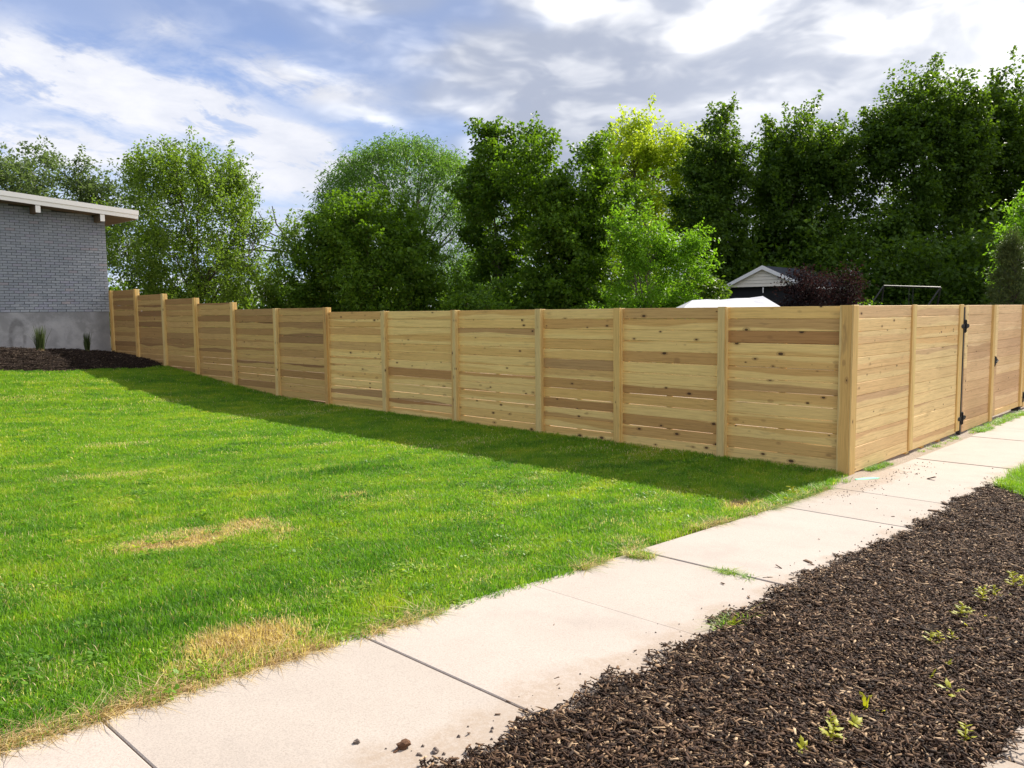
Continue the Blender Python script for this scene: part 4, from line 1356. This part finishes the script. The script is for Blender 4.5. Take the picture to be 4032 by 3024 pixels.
def fbm(x, y, seed):
    return 0.55 * vnoise(x, y, seed) + 0.3 * vnoise(x * 2.1 + 7, y * 2.1, seed + 1) + 0.15 * vnoise(x * 4.3, y * 4.3 + 3, seed + 2)


def grass_patch(name, n, rad, hmin, hmax, w, seed, lean=0.5):
    r = np.random.default_rng(seed)
    a, d = r.uniform(0, 2 * math.pi, n), rad * np.sqrt(r.uniform(0, 1, n))
    b = np.stack([d * np.cos(a), d * np.sin(a), np.full(n, -0.006)], -1)
    h = r.uniform(hmin, hmax, n)
    ph = r.uniform(0, 2 * math.pi, n)
    bend = np.abs(r.normal(size=n)) * lean
    dirv = np.stack([np.cos(ph), np.sin(ph), np.zeros(n)], -1)
    th = ph + math.pi / 2 + r.normal(size=n) * 0.5
    sd = np.stack([np.cos(th), np.sin(th), np.zeros(n)], -1)
    ww = (w * r.uniform(0.7, 1.3, n))[:, None]
    H = h[:, None]
    B = bend[:, None]
    zz = np.array([0, 0, 1.0])
    p1 = b + zz * H * 0.45 + dirv * H * B * 0.18
    p2 = b + zz * H * 0.78 + dirv * H * B * 0.55
    p3 = b + zz * H * (1.0 - 0.18 * np.minimum(B, 1.5)) + dirv * H * B * 1.0
    V = np.stack([b - sd * ww * .5, b + sd * ww * .5, p1 - sd * ww * .5, p1 + sd * ww * .5, p2 - sd * ww * .36, p2 + sd * ww * .36, p3], 1).reshape(-1, 3)
    i = np.arange(n)[:, None] * 7
    F = np.concatenate([i + np.array(q_) for q_ in ((0, 1, 3), (0, 3, 2), (2, 3, 5), (2, 5, 4), (4, 5, 6))])
    return np_mesh(name, V, F, grass)


near_v = [grass_patch("grass_patch", 74, 0.078, 0.030, 0.075, 0.0036, 100 + i) for i in range(7)]
far_v = [grass_patch("grass_patch", 60, 0.11, 0.034, 0.070, 0.0062, 120 + i) for i in range(5)]
droop_v = [grass_patch("thatch_patch", 34, 0.055, 0.04, 0.10, 0.0036, 160 + i, 1.7) for i in range(4)]
long_v = [grass_patch("grass_patch", 40, 0.06, 0.06, 0.14, 0.0040, 140 + i, 0.9) for i in range(4)]

def clover_patch(name, seed):
    r_ = np.random.default_rng(seed)
    n = 34
    a, d = r_.uniform(0, 6.28, n), 0.07 * np.sqrt(r_.uniform(0, 1, n))
    c = np.stack([d * np.cos(a), d * np.sin(a), r_.uniform(0.025, 0.055, n)], -1)
    th = r_.uniform(0, 6.28, n)
    s = r_.uniform(0.006, 0.013, n)
    tl = r_.normal(size=(n, 2)) * 0.35
    V = []
    for k in range(5):
        an = th + k * 2 * math.pi / 5
        x_, y_ = np.cos(an) * s, np.sin(an) * s * 0.75
        V.append(c + np.stack([x_, y_, x_ * tl[:, 0] + y_ * tl[:, 1]], -1))
    V = np.stack(V, 1).reshape(-1, 3)
    i = np.arange(n)[:, None] * 5
    F = np.concatenate([i + np.array(q_) for q_ in ((0, 1, 2), (0, 2, 3), (0, 3, 4))])
    return np_mesh(name, V, F, grass)


clover_v = [clover_patch("clover_patch", 180 + i) for i in range(3)]
FX, FY = math.cos(_yaw), math.sin(_yaw)


def in_view(x, y, deg=49.0, near=1.0):
    dx_, dy_ = x - CAM.x, y - CAM.y
    a = np.arctan2(-(dx_ * -FY + dy_ * FX), dx_ * FX + dy_ * FY)
    return (np.abs(a) < math.radians(deg)) & (np.hypot(dx_, dy_) > near)


BLOBS = [(-7.06, 0.06, 0.25, 0.12, 1.5), (-6.98, -0.06, 0.16, 0.10, 1.3), (-7.32, -0.12, 0.25, 0.08, 0.8), (-6.58, 2.02, 0.32, 0.14, 1.35), (-6.2, 2.20, 0.50, 0.16, 0.72), (-5.9, 2.05, 0.25, 0.10, 0.6), (-5.80, 1.86, 0.13, 0.09, 0.85), (-5.86, 2.32, 0.14, 0.07, 0.8),
         (-5.95, 1.68, 0.10, 0.06, 0.6), (-4.7, 2.66, 0.22, 0.05, 0.7), (-5.9, 4.95, 0.55, 0.16, 0.5), (-5.3, 4.45, 0.4, 0.12, 0.4), (-3.1, 5.7, 0.5, 0.16, 0.35), (-2.25, 0.06, 0.22, 0.12, 0.9), (-4.1, 0.02, 0.15, 0.12, 0.5),
         (-3.6, 1.9, 0.35, 0.14, 0.35), (-2.7, 2.2, 0.25, 0.10, 0.35), (-5.2, 3.1, 0.35, 0.10, 0.35), (-4.4, 2.2, 0.40, 0.12, 0.35), (-7.4, 3.3, 0.5, 0.12, 0.3), (-3.4, -0.16, 0.5, 0.06, 0.6), (-6.9, 8.2, 0.7, 0.2, 0.4), (-5.0, 7.2, 0.8, 0.2, 0.35)]
LUSH = [(-4.15, 3.82, 0.55, 0.10, 0.9), (-4.7, 3.70, 0.35, 0.10, 0.6), (-3.75, 3.90, 0.20, 0.10, 0.6), (-6.8, 0.75, 0.5, 0.25, 0.35), (-5.5, 0.9, 0.8, 0.25, 0.25), (-7.5, 0.5, 0.3, 0.2, 0.3)]


def gauss(x, y, blobs):
    t = np.zeros_like(x)
    wob = (fbm(x * 5, y * 5, 77) - 0.5) * 1.3
    for bx, by, rx, ry, am in blobs:
        rx, ry = rx * 1.15, ry * 1.2
        t = np.maximum(t, am * np.exp(-np.maximum(0.0, ((x - bx) / rx) ** 2 + ((y - by) / ry) ** 2 + wob - 0.2)))
    return t


def jitter_grid(x0, x1, y0, y1, s, r):
    X, Y = np.meshgrid(np.arange(x0, x1, s), np.arange(y0, y1, s), indexing="ij")
    X, Y = X.ravel(), Y.ravel()
    return X + r.uniform(-.5, .5, X.size) * s, Y + r.uniform(-.5, .5, Y.size) * s


r = np.random.default_rng(5)
px, py_, vid, hs, ws = [], [], [], [], []
for d0, d1, s, v0, nv in ((0, 6.0, 0.052, 0, 7), (6.0, 10.0, 0.064, 0, 7), (10.0, 15.0, 0.088, 7, 5), (15.0, 30.0, 0.115, 7, 5)):
    X, Y = jitter_grid(-14.0, 0.07, -0.45, 18.2, s, r)
    d = np.hypot(X - CAM.x, Y - CAM.y)
    edge = lawn_edge(X) + 0.04 + 0.05 * (fbm(X * 5.0, Y * 0 + 3.0, 31) - 0.5)
    k = (d >= d0) & (d < d1) & in_view(X, Y) & (Y > edge) & (Y < house_bed_front(X) + 0.06 * (r.uniform(size=X.size) - 0.3))
    px.append(X[k]); py_.append(Y[k])
    vid.append(v0 + r.integers(0, nv, k.sum()))
X, Y, VI = np.concatenate(px), np.concatenate(py_), np.concatenate(vid)
n = len(X)
dry = gauss(X, Y, BLOBS)
lush = gauss(X, Y, LUSH)
edge_n = fbm(X * 1.7, Y * 6, 51)
near_edge = np.clip(1 - (Y - lawn_edge(X)) / 0.10, 0, 1)
dry = np.maximum(dry, near_edge * np.clip((edge_n - 0.22) * 2.6, 0, 0.95) * np.clip(0.62 + (-X - 5.0) / 3.0, 0.62, 1.15))
dry = np.maximum(dry, 0.30 * np.clip((fbm(X * 0.9, Y * 2.2, 61) - 0.56) * 6, 0, 1))
tint = 0.49 + 0.45 * (fbm(X * 0.6, Y * 1.6, 41) - 0.5) + 0.65 * (fbm(X * 1.9, Y * 4.2, 43) - 0.5) - 0.13 * np.clip((-X - 5.6) / 1.5, 0, 1) * np.clip((2.2 - Y) / 2.0, 0, 1) + 0.75 * (fbm(X * 6.0, Y * 9.0, 47) - 0.5) + r.normal(size=n) * 0.07
tint = np.clip(tint + 0.25 * np.clip(dry, 0, 0.8) - 0.30 * lush, 0, 1)
hsc = 0.80 + 0.55 * (fbm(X * 1.4, Y * 2.6, 44) - 0.5) + 0.75 * lush - 0.20 * np.clip(dry, 0, 1)
d1m = np.exp(-(((X + 7.05) / 0.45) ** 2 + ((Y - 0.05) / 0.3) ** 2))
hsc = hsc + 0.55 * d1m + 0.25 * np.clip(1 - X * X / 0.06, 0, 1)
keep = r.uniform(size=n) > 0.55 * gauss(X, Y, [(-5.80, 1.86, 0.12, 0.07, 1.0), (-4.7, 2.66, 0.18, 0.04, 0.8), (-6.6, 2.04, 0.2, 0.06, 0.6)]) + 0.35 * near_edge
X, Y, VI, dry, tint, hsc, n = X[keep], Y[keep], VI[keep], dry[keep], tint[keep], hsc[keep], int(keep.sum())
cl = (r.uniform(size=n) < 0.03 + 0.35 * np.clip(fbm(X * 2.6 + 5, Y * 2.6, 95) - 0.60, 0, 1)) & (np.hypot(X - CAM.x, Y - CAM.y) < 10)
VI = np.where(cl, 12 + r.integers(0, 3, n), VI)
dry = np.where(cl, 0.0, dry)
hsc = np.where(cl, 1.0, hsc)
turn = np.stack([r.normal(size=n) * 0.08, r.normal(size=n) * 0.08, r.uniform(0, 2 * math.pi, n)], -1)
wsc = r.uniform(0.85, 1.2, n)
scatter("lawn_grass", np.stack([X, Y, ground_z(X, Y) - 0.012], -1), turn, np.stack([wsc, wsc, hsc], -1), VI, near_v + far_v + clover_v, {"dry": dry, "tint": tint})

# grass and weeds creeping from joints, along the foot of the fence and on the far kerb strip
qx, qy, qd, qt, qs = [], [], [], [], []
def strew(n_, fx, fy, dry_, tint_, s0, s1):
    x_ = fx(r.uniform(size=n_)); y_2 = fy(r.uniform(size=n_))
    qx.append(x_); qy.append(y_2); qd.append(np.full(n_, dry_)); qt.append(np.clip(tint_ + r.normal(size=n_) * 0.12, 0, 1)); qs.append(r.uniform(s0, s1, n_) * 0.62)
strew(26, lambda u: 0.45 + 0.62 * u, lambda u: -0.035 - 0.07 * u, 0.0, 0.5, 0.30, 0.6)
strew(12, lambda u: 2.2 + 1.6 * u, lambda u: -0.03 - 0.06 * u, 0.1, 0.5, 0.25, 0.5)
strew(110, lambda u: 4.4 + 3.2 * u, lambda u: -0.02 - 0.21 * u, 0.15, 0.55, 0.35, 0.8)
strew(14, lambda u: -4.42 + 0.12 * u, lambda u: -0.36 + 0.12 * u, 0.5, 0.7, 0.5, 0.9)
strew(9, lambda u: -4.262 + 0.02 * u, lambda u: -1.05 + 0.24 * u, 0.0, 0.6, 0.25, 0.42)
strew(8, lambda u: -5.30 + 0.3 * u, lambda u: -1.42 + 0.05 * u, 0.2, 0.7, 0.4, 0.8)
strew(30, lambda u: -2.0 + 1.6 * u, lambda u: -0.20 + 0.22 * u, 0.1, 0.45, 0.5, 0.9)
Xg, Yg = jitter_grid(-2.0, 6.0, -2.72, -1.36, 0.055, r)
line = 0.34 + (Yg + 1.37) * 1.44
kk = (Xg > line + 0.08 * (fbm(Xg * 5, Yg * 5, 90) - 0.5)) & in_view(Xg, Yg, 48)
Xg, Yg = Xg[kk], Yg[kk]
qx.append(Xg); qy.append(Yg); qd.append(np.full(len(Xg), 0.05)); qt.append(np.clip(0.62 + 0.5 * (fbm(Xg * 3, Yg * 3, 91) - 0.5), 0, 1)); qs.append(0.75 + 0.9 * fbm(Xg * 2, Yg * 2, 92))
fx_ = r.uniform(-11.0, -0.9, 900)
fx_ = np.where(vnoise(fx_ * 4.0, fx_ * 0 + 9, 37) + 0.35 * np.clip((-fx_ - 6.5), 0, 1) > 0.33, fx_, -fx_ - 60)
fy_ = lawn_edge(fx_) + 0.03 + 0.05 * (fbm(fx_ * 3.0, fx_ * 0 + 5, 33) - 0.45) + np.abs(r.normal(size=900)) * 0.02
fd_ = np.clip(0.30 + 0.9 * fbm(fx_ * 1.3, fx_ * 0 + 2, 35) + np.clip((-fx_ - 6.2) * 0.25, 0, 0.35) - 0.10, 0, 1)
qx.append(fx_); qy.append(fy_); qd.append(fd_); qt.append(np.clip(0.35 + r.normal(size=900) * 0.15, 0, 1)); qs.append(r.uniform(0.22, 0.55, 900))
qx, qy, qd, qt, qs = (np.concatenate(v) for v in (qx, qy, qd, qt, qs))
nq = len(qx)
turn = np.stack([r.normal(size=nq) * 0.1, r.normal(size=nq) * 0.1, r.uniform(0, 6.28, nq)], -1)
scatter("path_edge_grass", np.stack([qx, qy, gx(qx) - 0.004], -1), turn, np.stack([np.full(nq, 0.8), np.full(nq, 0.8), qs], -1), np.where(np.arange(nq) >= nq - 900, 4, 0) + r.integers(0, 4, nq), long_v + droop_v, {"dry": qd, "tint": qt})

# ------------------------------------------------------------------ bark mulch
def chip_patch(name, n_, half_, seed, s=1.0, mat=None):
    r_ = np.random.default_rng(seed)
    kind_ = r_.uniform(size=n_)
    L = 0.86 * np.where(kind_ < 0.30, r_.uniform(0.005, 0.012, n_), np.where(kind_ < 0.90, r_.gamma(3.2, 0.0056, n_) + 0.008, r_.uniform(0.035, 0.065, n_))) * s
    W = np.minimum(L * r_.uniform(0.12, 0.45, n_), np.where(kind_ < 0.90, 0.011, 0.007) * s)
    Tt = W * r_.uniform(0.12, 0.34, n_) + 0.0006
    base = np.array([(-.5, -.5, 0), (.5, -.38, 0), (.46, .42, 0), (-.42, .5, 0), (-.46, -.4, 1), (.42, -.34, 1), (.40, .36, 1), (-.5, .38, 1)], dtype=float)
    V = base[None] * np.stack([L, W, Tt], -1)[:, None, :]
    V += r_.normal(size=V.shape) * (W * 0.07)[:, None, None]
    yaw, pit, rol = r_.uniform(0, 6.28, n_), r_.normal(size=n_) * 0.26, r_.normal(size=n_) * 0.32
    cy_, sy_, cp, sp, cr, sr_ = np.cos(yaw), np.sin(yaw), np.cos(pit), np.sin(pit), np.cos(rol), np.sin(rol)
    Rm = np.stack([np.stack([cy_ * cp, cy_ * sp * sr_ - sy_ * cr, cy_ * sp * cr + sy_ * sr_], -1),
                   np.stack([sy_ * cp, sy_ * sp * sr_ + cy_ * cr, sy_ * sp * cr - cy_ * sr_], -1),
                   np.stack([-sp, cp * sr_, cp * cr], -1)], 1)
    V = np.einsum("nij,nkj->nki", Rm, V)
    V += np.stack([r_.uniform(-half_, half_, n_), r_.uniform(-half_, half_, n_), r_.uniform(0.0, 0.018, n_)], -1)[:, None, :]
    q_ = np.array([(0, 3, 2, 1), (4, 5, 6, 7), (0, 1, 5, 4), (1, 2, 6, 5), (2, 3, 7, 6), (3, 0, 4, 7)])
    F = (np.arange(n_)[:, None, None] * 8 + q_[None]).reshape(-1, 4)
    return np_mesh(name, V.reshape(-1, 3), F, mat or chip)


chips_v = [chip_patch("chip_patch", 370, 0.11, 200 + i) for i in range(6)]
X, Y = jitter_grid(-9.6, 0.7, -2.74, -1.25, 0.105, r)
k = (Y < strip_edge(X) - 0.085 + 0.05 * r.uniform(size=X.size)) & (Y > -2.68) & (X < 0.34 + (Y + 1.37) * 1.44 + 0.04) & in_view(X, Y, 52, 0.4)
X, Y = X[k], Y[k]
n = len(X)
turn = np.stack([r.normal(size=n) * 0.06, r.normal(size=n) * 0.06, r.uniform(0, 6.28, n)], -1)
sc_ = r.uniform(0.85, 1.15, n)
scatter("bark_mulch", np.stack([X, Y, mulch_top(X, Y) - 0.004], -1), turn, np.stack([sc_, sc_, sc_], -1), r.integers(0, 6, n), chips_v, {"mix": r.uniform(size=n)})
X, Y = jitter_grid(-6.0, 0.05, 17.1, 21.1, 0.13, r)
k = (Y > house_bed_front(X) + 0.02)
X, Y = X[k], Y[k]
n = len(X)
turn = np.stack([r.normal(size=n) * 0.1, r.normal(size=n) * 0.1, r.uniform(0, 6.28, n)], -1)
scatter("house_bark_mulch", np.stack([X, Y, house_bed_top(X, Y) - 0.004], -1), turn, np.full((n, 3), 1.25), r.integers(0, 3, n), [chip_patch("chip_patch", 200, 0.11, 260 + i, 1.0, chip_dark) for i in range(3)], {"mix": r.uniform(size=n)})

# crumbs of soil on the slabs by the fence corner
crumb = MB()
for i in range(420):
    if i < 190:
        x_ = random.Random(i).gauss(0.0, 0.9); y_2 = -0.30 - abs(random.Random(i + 999).gauss(0, 0.16))
    else:
        x_ = random.Random(i).uniform(-7.6, 3.5); y_2 = float(strip_edge(x_)) + abs(random.Random(i + 555).gauss(0, 0.10))
    if x_ < -2.2 and i < 190:
        continue
    s = random.Random(i + 77).uniform(0.003, 0.009)
    z0 = float(gx(x_)) + 0.004
    crumb.v += [(x_ - s, y_2, z0), (x_, y_2 - s, z0), (x_ + s * 1.2, y_2, z0), (x_, y_2 + s, z0), (x_, y_2, z0 + s * 1.1)]
    b_ = len(crumb.v) - 5
    crumb.f += [(b_, b_ + 1, b_ + 4), (b_ + 1, b_ + 2, b_ + 4), (b_ + 2, b_ + 3, b_ + 4), (b_ + 3, b_, b_ + 4)]
tag(crumb.build("soil_crumbs", pebble_mat), kind="stuff")

# ------------------------------------------------------------------ loose things on the path
RC = random.Random(3)
chip_loose = [chip_patch("wood_chip", 1, 0.0, 300 + i, 1.0) for i in range(5)]
for me in chip_loose:                      # centre, lay flat and give a readable size
    co = np.array([v.co[:] for v in me.vertices])
    co -= co.mean(0)
    ext = max(np.ptp(co[:, 0]), np.ptp(co[:, 1]))
    co *= 1.0 / ext
    co[:, 2] *= 0.8
    co[:, 2] -= co[:, 2].min()
    me.vertices.foreach_set("co", co.astype(np.float32).ravel())
SPOTS = [(-3.63, -1.15, .075), (-3.68, -1.2, .04), (-3.67, -1.26, .05), (-3.91, -1.08, .05), (-4.16, -1.14, .04), (-4.19, -1.12, .03), (-4.1, -1.26, .05), (-3.87, -1.23, .025), (-3.94, -1.27, .03),
         (-4.5, -1.0, .035), (-4.63, -1.24, .035), (-5.0, -1.28, .05), (-5.12, -1.31, .035), (-2.37, -1.23, .03), (-1.73, -1.06, .03), (-2.95, -0.94, .02), (-3.34, -1.22, .025),
         (-6.31, -1.22, .030), (-5.82, -0.78, .018), (-6.63, -1.24, .022), (-6.74, -1.29, .025), (-6.93, -1.33, .022), (-6.36, -1.27, .025), (-5.8, -1.27, .03), (-1.25, -1.24, .09), (-0.85, -1.22, .10), (0.35, -0.75, .09)]
for i, (x_, y_2, s) in enumerate(SPOTS):
    o = put("wood_chip", chip_loose[i % 5], None, (x_, y_2, float(gx(x_)) + 0.005), (0, 0, RC.uniform(0, 6.28)), (s, s * RC.uniform(0.8, 1.1), s * 0.8))
    lab = {0: "largest dark wood chip on the slabs, by the weedy joint near the mulch", 24: "long dark splinter at the mulch edge, nearest the grass strip", 23: "long splinter lying across the mulch edge before the second last slab",
           26: "single tan splinter in the middle of the slabs in front of the short fence", 18: "tiny wood chip alone in the middle of a near slab", 9: "wood chip lying well up on the slab, away from the mulch"}.get(i, "dark wood chip lying loose on the pale sidewalk slabs")
    tag(o, lab, "wood chip", "wood chips scattered on the sidewalk")


def pebble(name, label, x_, y_2, s, mat, cat, grp=None):
    bm = bmesh.new()
    bmesh.ops.create_icosphere(bm, subdivisions=2, radius=1.0)
    rr = np.random.default_rng(int(abs(x_ * 991)))
    for v_ in bm.verts:
        v_.co *= 1 + 0.16 * rr.normal()
        v_.co.z = max(v_.co.z, -0.6)
    me = bpy.data.meshes.new(name)
    bm.to_mesh(me)
    bm.free()
    me.materials.append(mat)
    return tag(put(name, me, None, (x_, y_2, float(gx(x_)) + 0.003 + s * 0.40), (0, 0, x_ * 7), (s, s * 0.75, s * 0.72)), label, cat, grp)


brown = flat_mat("brown_clod", (0.13, 0.065, 0.035), 0.8, 0.2, 0.0, 0.4, 60.0, 0.8)
cl_ = pebble("dirt_clod", "brown dirt clod with a dry leaf tip, largest lump on the nearest slab", -7.165, -1.247, 0.026, brown, "clod")
lf = MB()
lf.v = [(-0.9, -0.1, -0.3), (-1.6, -0.35, -0.2), (-2.3, 0.1, -0.5), (-1.5, 0.45, -0.3), (-0.9, 0.2, 0.1)]
lf.f = [(0, 1, 2, 3, 4)]
lf.build("dry_leaf", brown, cl_)
pebble("pebble", "small grey pebble alone on the nearest slab, left of the brown clod", -7.267, -1.109, 0.012, pebble_mat, "pebble")
pebble("pebble", "dark pebble between the brown clod and the mulch", -7.103, -1.345, 0.015, pebble_mat, "pebble")
pebble("pebble", "tiny round pebble just right of the brown clod", -7.16, -1.321, 0.008, pebble_mat, "pebble")

# green spray-paint mark at the corner post
gm, q = material("green_marking_paint")
finish(q, q.mix(q.noise(world_pos(q), 60.0, 3.0), (0.10, 0.62, 0.28), (0.25, 0.70, 0.42)), 0.6, 0.3)
mk = MB()
pts = [(-0.15, -0.02), (-0.08, -0.05), (0.02, -0.045), (0.10, -0.055), (0.16, -0.02), (0.12, 0.02), (0.03, 0.035), (-0.06, 0.03), (-0.13, 0.02)]
mk.v = [(a_, b_2, 0.0) for a_, b_2 in pts] + [(a_, b_2, -0.004) for a_, b_2 in pts]
np_ = len(pts)
mk.f = [tuple(range(np_))] + [(i, np_ + i, np_ + (i + 1) % np_, (i + 1) % np_) for i in range(np_)]
tag(mk.build("paint_mark", gm, None, (-0.09, -0.235, gz(-0.1, -0.2) + 0.0085), (0, 0, -0.5)), "green spray paint mark on the ground at the corner post", "paint mark")

# pale round cap at the end of the mulch
cp_ = MB().tube([(0, 0, -0.05), (0, 0, 0.028)], 0.075, 20).build("pipe_cap", dark_wall, None, (0.45, -1.40, gz(0.45, -1.4) + 0.002))
MB().tube([(0, 0, 0.0285), (0, 0, 0.042)], [0.080, 0.074], 20).build("lid", white_paint, cp_)
tag(cp_, "low round pipe cap with a pale lid where the mulch meets the grass", "pipe cap")

# ------------------------------------------------------------------ weeds in the mulch
def weed_mesh(seed, upright, n_):
    r_ = np.random.default_rng(seed)
    V, F = [], []
    for i in range(n_):
        a = i * 2.399 + r_.uniform(-0.3, 0.3)
        t = i / n_
        z0 = (0.60 * t if upright else 0.08 * t)
        L = (0.42 * (1 - 0.45 * t) if upright else r_.uniform(0.4, 0.62))
        el_ = (0.55 if upright else r_.uniform(0.25, 0.9))
        ax = np.array([math.cos(a) * math.cos(el_), math.sin(a) * math.cos(el_), math.sin(el_)])
        sd = np.array([-math.sin(a), math.cos(a), r_.uniform(-0.2, 0.2)])
        up_ = np.cross(ax, sd)
        w_ = L * r_.uniform(0.34, 0.5)
        b = len(V)
        base = np.array([0, 0, z0])
        prof = [(0.0, 0.04), (0.28, 0.5), (0.42, 0.30), (0.62, 0.46), (0.75, 0.24), (1.0, 0.0)]
        for u, v in prof:
            dr = -0.25 * u * u * L
            for s_ in (-1, 0, 1):
                V.append(base + ax * L * u + sd * w_ * v * s_ - up_ * 0.06 * L * abs(s_) * (1 if v else 0) + np.array([0, 0, dr]))
        for k_ in range(len(prof) - 1):
            for c_ in range(2):
                q0 = b + k_ * 3 + c_
                F.append((q0, q0 + 1, q0 + 4, q0 + 3))
    return np_mesh("leaves", np.array(V), np.array(F), LEAF["weed"])


WV = [weed_mesh(401, False, 5), weed_mesh(402, True, 9), weed_mesh(403, False, 4), weed_mesh(404, True, 11), weed_mesh(405, False, 7), weed_mesh(406, True, 7)]
STEM = MB().tube([(0, 0, -0.05), (0.02, 0.01, 0.32), (0.0, 0.0, 0.60)], [0.022, 0.018, 0.008], 5).mesh("stem", LEAF["weed"])
WEEDS = [(-6.185, -2.255, .085, 0, "two-leaved bright weed nearest the bottom edge of the mulch"), (-6.03, -2.29, .13, 3, "tall yellow-green weed beside the bottom edge of the mulch"), (-5.95, -2.262, .09, 1, None),
         (-5.855, -2.313, .09, 0, "pale broad-leaved weed right of the tall yellow-green one"), (-5.584, -2.253, .07, 2, None), (-5.675, -2.29, .08, 0, None), (-5.65, -2.335, .05, 2, None),
         (-5.142, -2.369, .07, 2, None), (-5.245, -2.478, .12, 0, "broad pale-leaved weed leaning over the mulch, rightmost near the kerb walk"), (-4.985, -2.38, .08, 0, None), (-4.998, -2.346, .06, 2, None),
         (-4.70, -2.235, .11, 1, None), (-4.64, -2.25, .10, 3, None), (-4.56, -2.296, .08, 1, None), (-4.333, -2.307, .08, 0, None), (-4.17, -2.23, .12, 3, "tall spindly weed standing midway up the mulch strip"), (-4.10, -2.25, .09, 1, None),
         (-4.06, -2.33, .09, 2, None), (-3.80, -2.24, .12, 1, None), (-3.69, -2.206, .11, 3, None), (-3.621, -2.27, .10, 1, None), (-3.56, -2.33, .08, 0, None), (-3.344, -2.297, .13, 3, None), (-3.25, -2.33, .11, 1, None), (-3.105, -2.271, .13, 0, None),
         (-5.66, -2.64, .10, 3, "grassy weed against the edge of the kerbside walk"), (-5.154, -1.43, .085, 0, "pale weed at the sidewalk edge of the mulch"), (-1.47, -0.06, .17, 1, "leafy weed where lawn, path and fence corner meet"), (-1.75, -0.13, .12, 0, "low broad weed in the lawn edge near the fence corner")]
wprot = {}
for i, (x_, y_2, s, v, lab) in enumerate(WEEDS):
    zz = float(mulch_top(np.array([x_]), np.array([y_2]))[0]) + 0.006 if y_2 < -1.3 else gz(x_, y_2) + 0.01
    w_ = tag(empty("weed", (x_, y_2, zz), i * 1.37), lab or "small yellow-green weed sprouting among the dark bark chips", "weed", "weeds sprouting in the mulch" if y_2 < -1.3 else None)
    w_.scale = (s * RC.uniform(1.05, 1.45), s * RC.uniform(0.95, 1.4), s * RC.uniform(0.8, 1.4))
    w_.rotation_euler = (RC.gauss(0, 0.22), RC.gauss(0, 0.22), i * 1.37)
    vv = {0: (0, 4)[i % 2], 1: (1, 5)[i % 2], 2: 2, 3: 3}[v]
    put("leaves", WV[vv], w_)
    if v in (1, 3):
        put("stem", STEM, w_)

# two tied ornamental grasses against the house
def reed_clump(label, x_, y_2, h_, wd, seed):
    r_ = np.random.default_rng(seed)
    zz = float(house_bed_top(np.array([x_]), np.array([y_2]))[0])
    root = tag(empty("ornamental_grass", (x_, y_2, zz)), label, "ornamental grass", "ornamental grasses by the house wall")
    V, F = [], []
    for i in range(150):
        a, d = r_.uniform(0, 6.28), wd * math.sqrt(r_.uniform(0, 1))
        hh = h_ * r_.uniform(0.55, 1.0)
        b0 = np.array([d * 0.6 * math.cos(a), d * 0.6 * math.sin(a), -0.02])
        lean_ = wd * r_.uniform(0.1, 0.9) * (2.2 if r_.uniform() > 0.92 else 1.0)
        m1 = b0 + np.array([math.cos(a) * lean_ * 0.4, math.sin(a) * lean_ * 0.4, hh * 0.55])
        t1 = b0 + np.array([math.cos(a) * lean_, math.sin(a) * lean_, hh])
        th = r_.uniform(0, 6.28)
        sd = np.array([math.cos(th), math.sin(th), 0]) * 0.007
        b = len(V)
        V += [b0 - sd, b0 + sd, m1 + sd, m1 - sd, t1 + sd * 0.2, t1 - sd * 0.2]
        F += [(b, b + 1, b + 2, b + 3), (b + 3, b + 2, b + 4, b + 5)]
    put("blades", np_mesh("blades", np.array(V), np.array(F), LEAF["reed"]), root)
    MB().tube([(0, 0, -0.02), (0, 0, 0.10)], [wd * 0.75, wd * 0.55], 10).build("dry_base", flat_mat("dry_stalks", (0.20, 0.14, 0.075), 0.9, 0.1, 0.0, 0.5, 60.0), root)
    return root


reed_clump("taller clump of ornamental grass left along the house foundation", -2.13, 20.05, 0.72, 0.13, 1)
reed_clump("shorter narrow clump of ornamental grass nearer the fence by the house", -0.89, 20.35, 0.60, 0.085, 2)
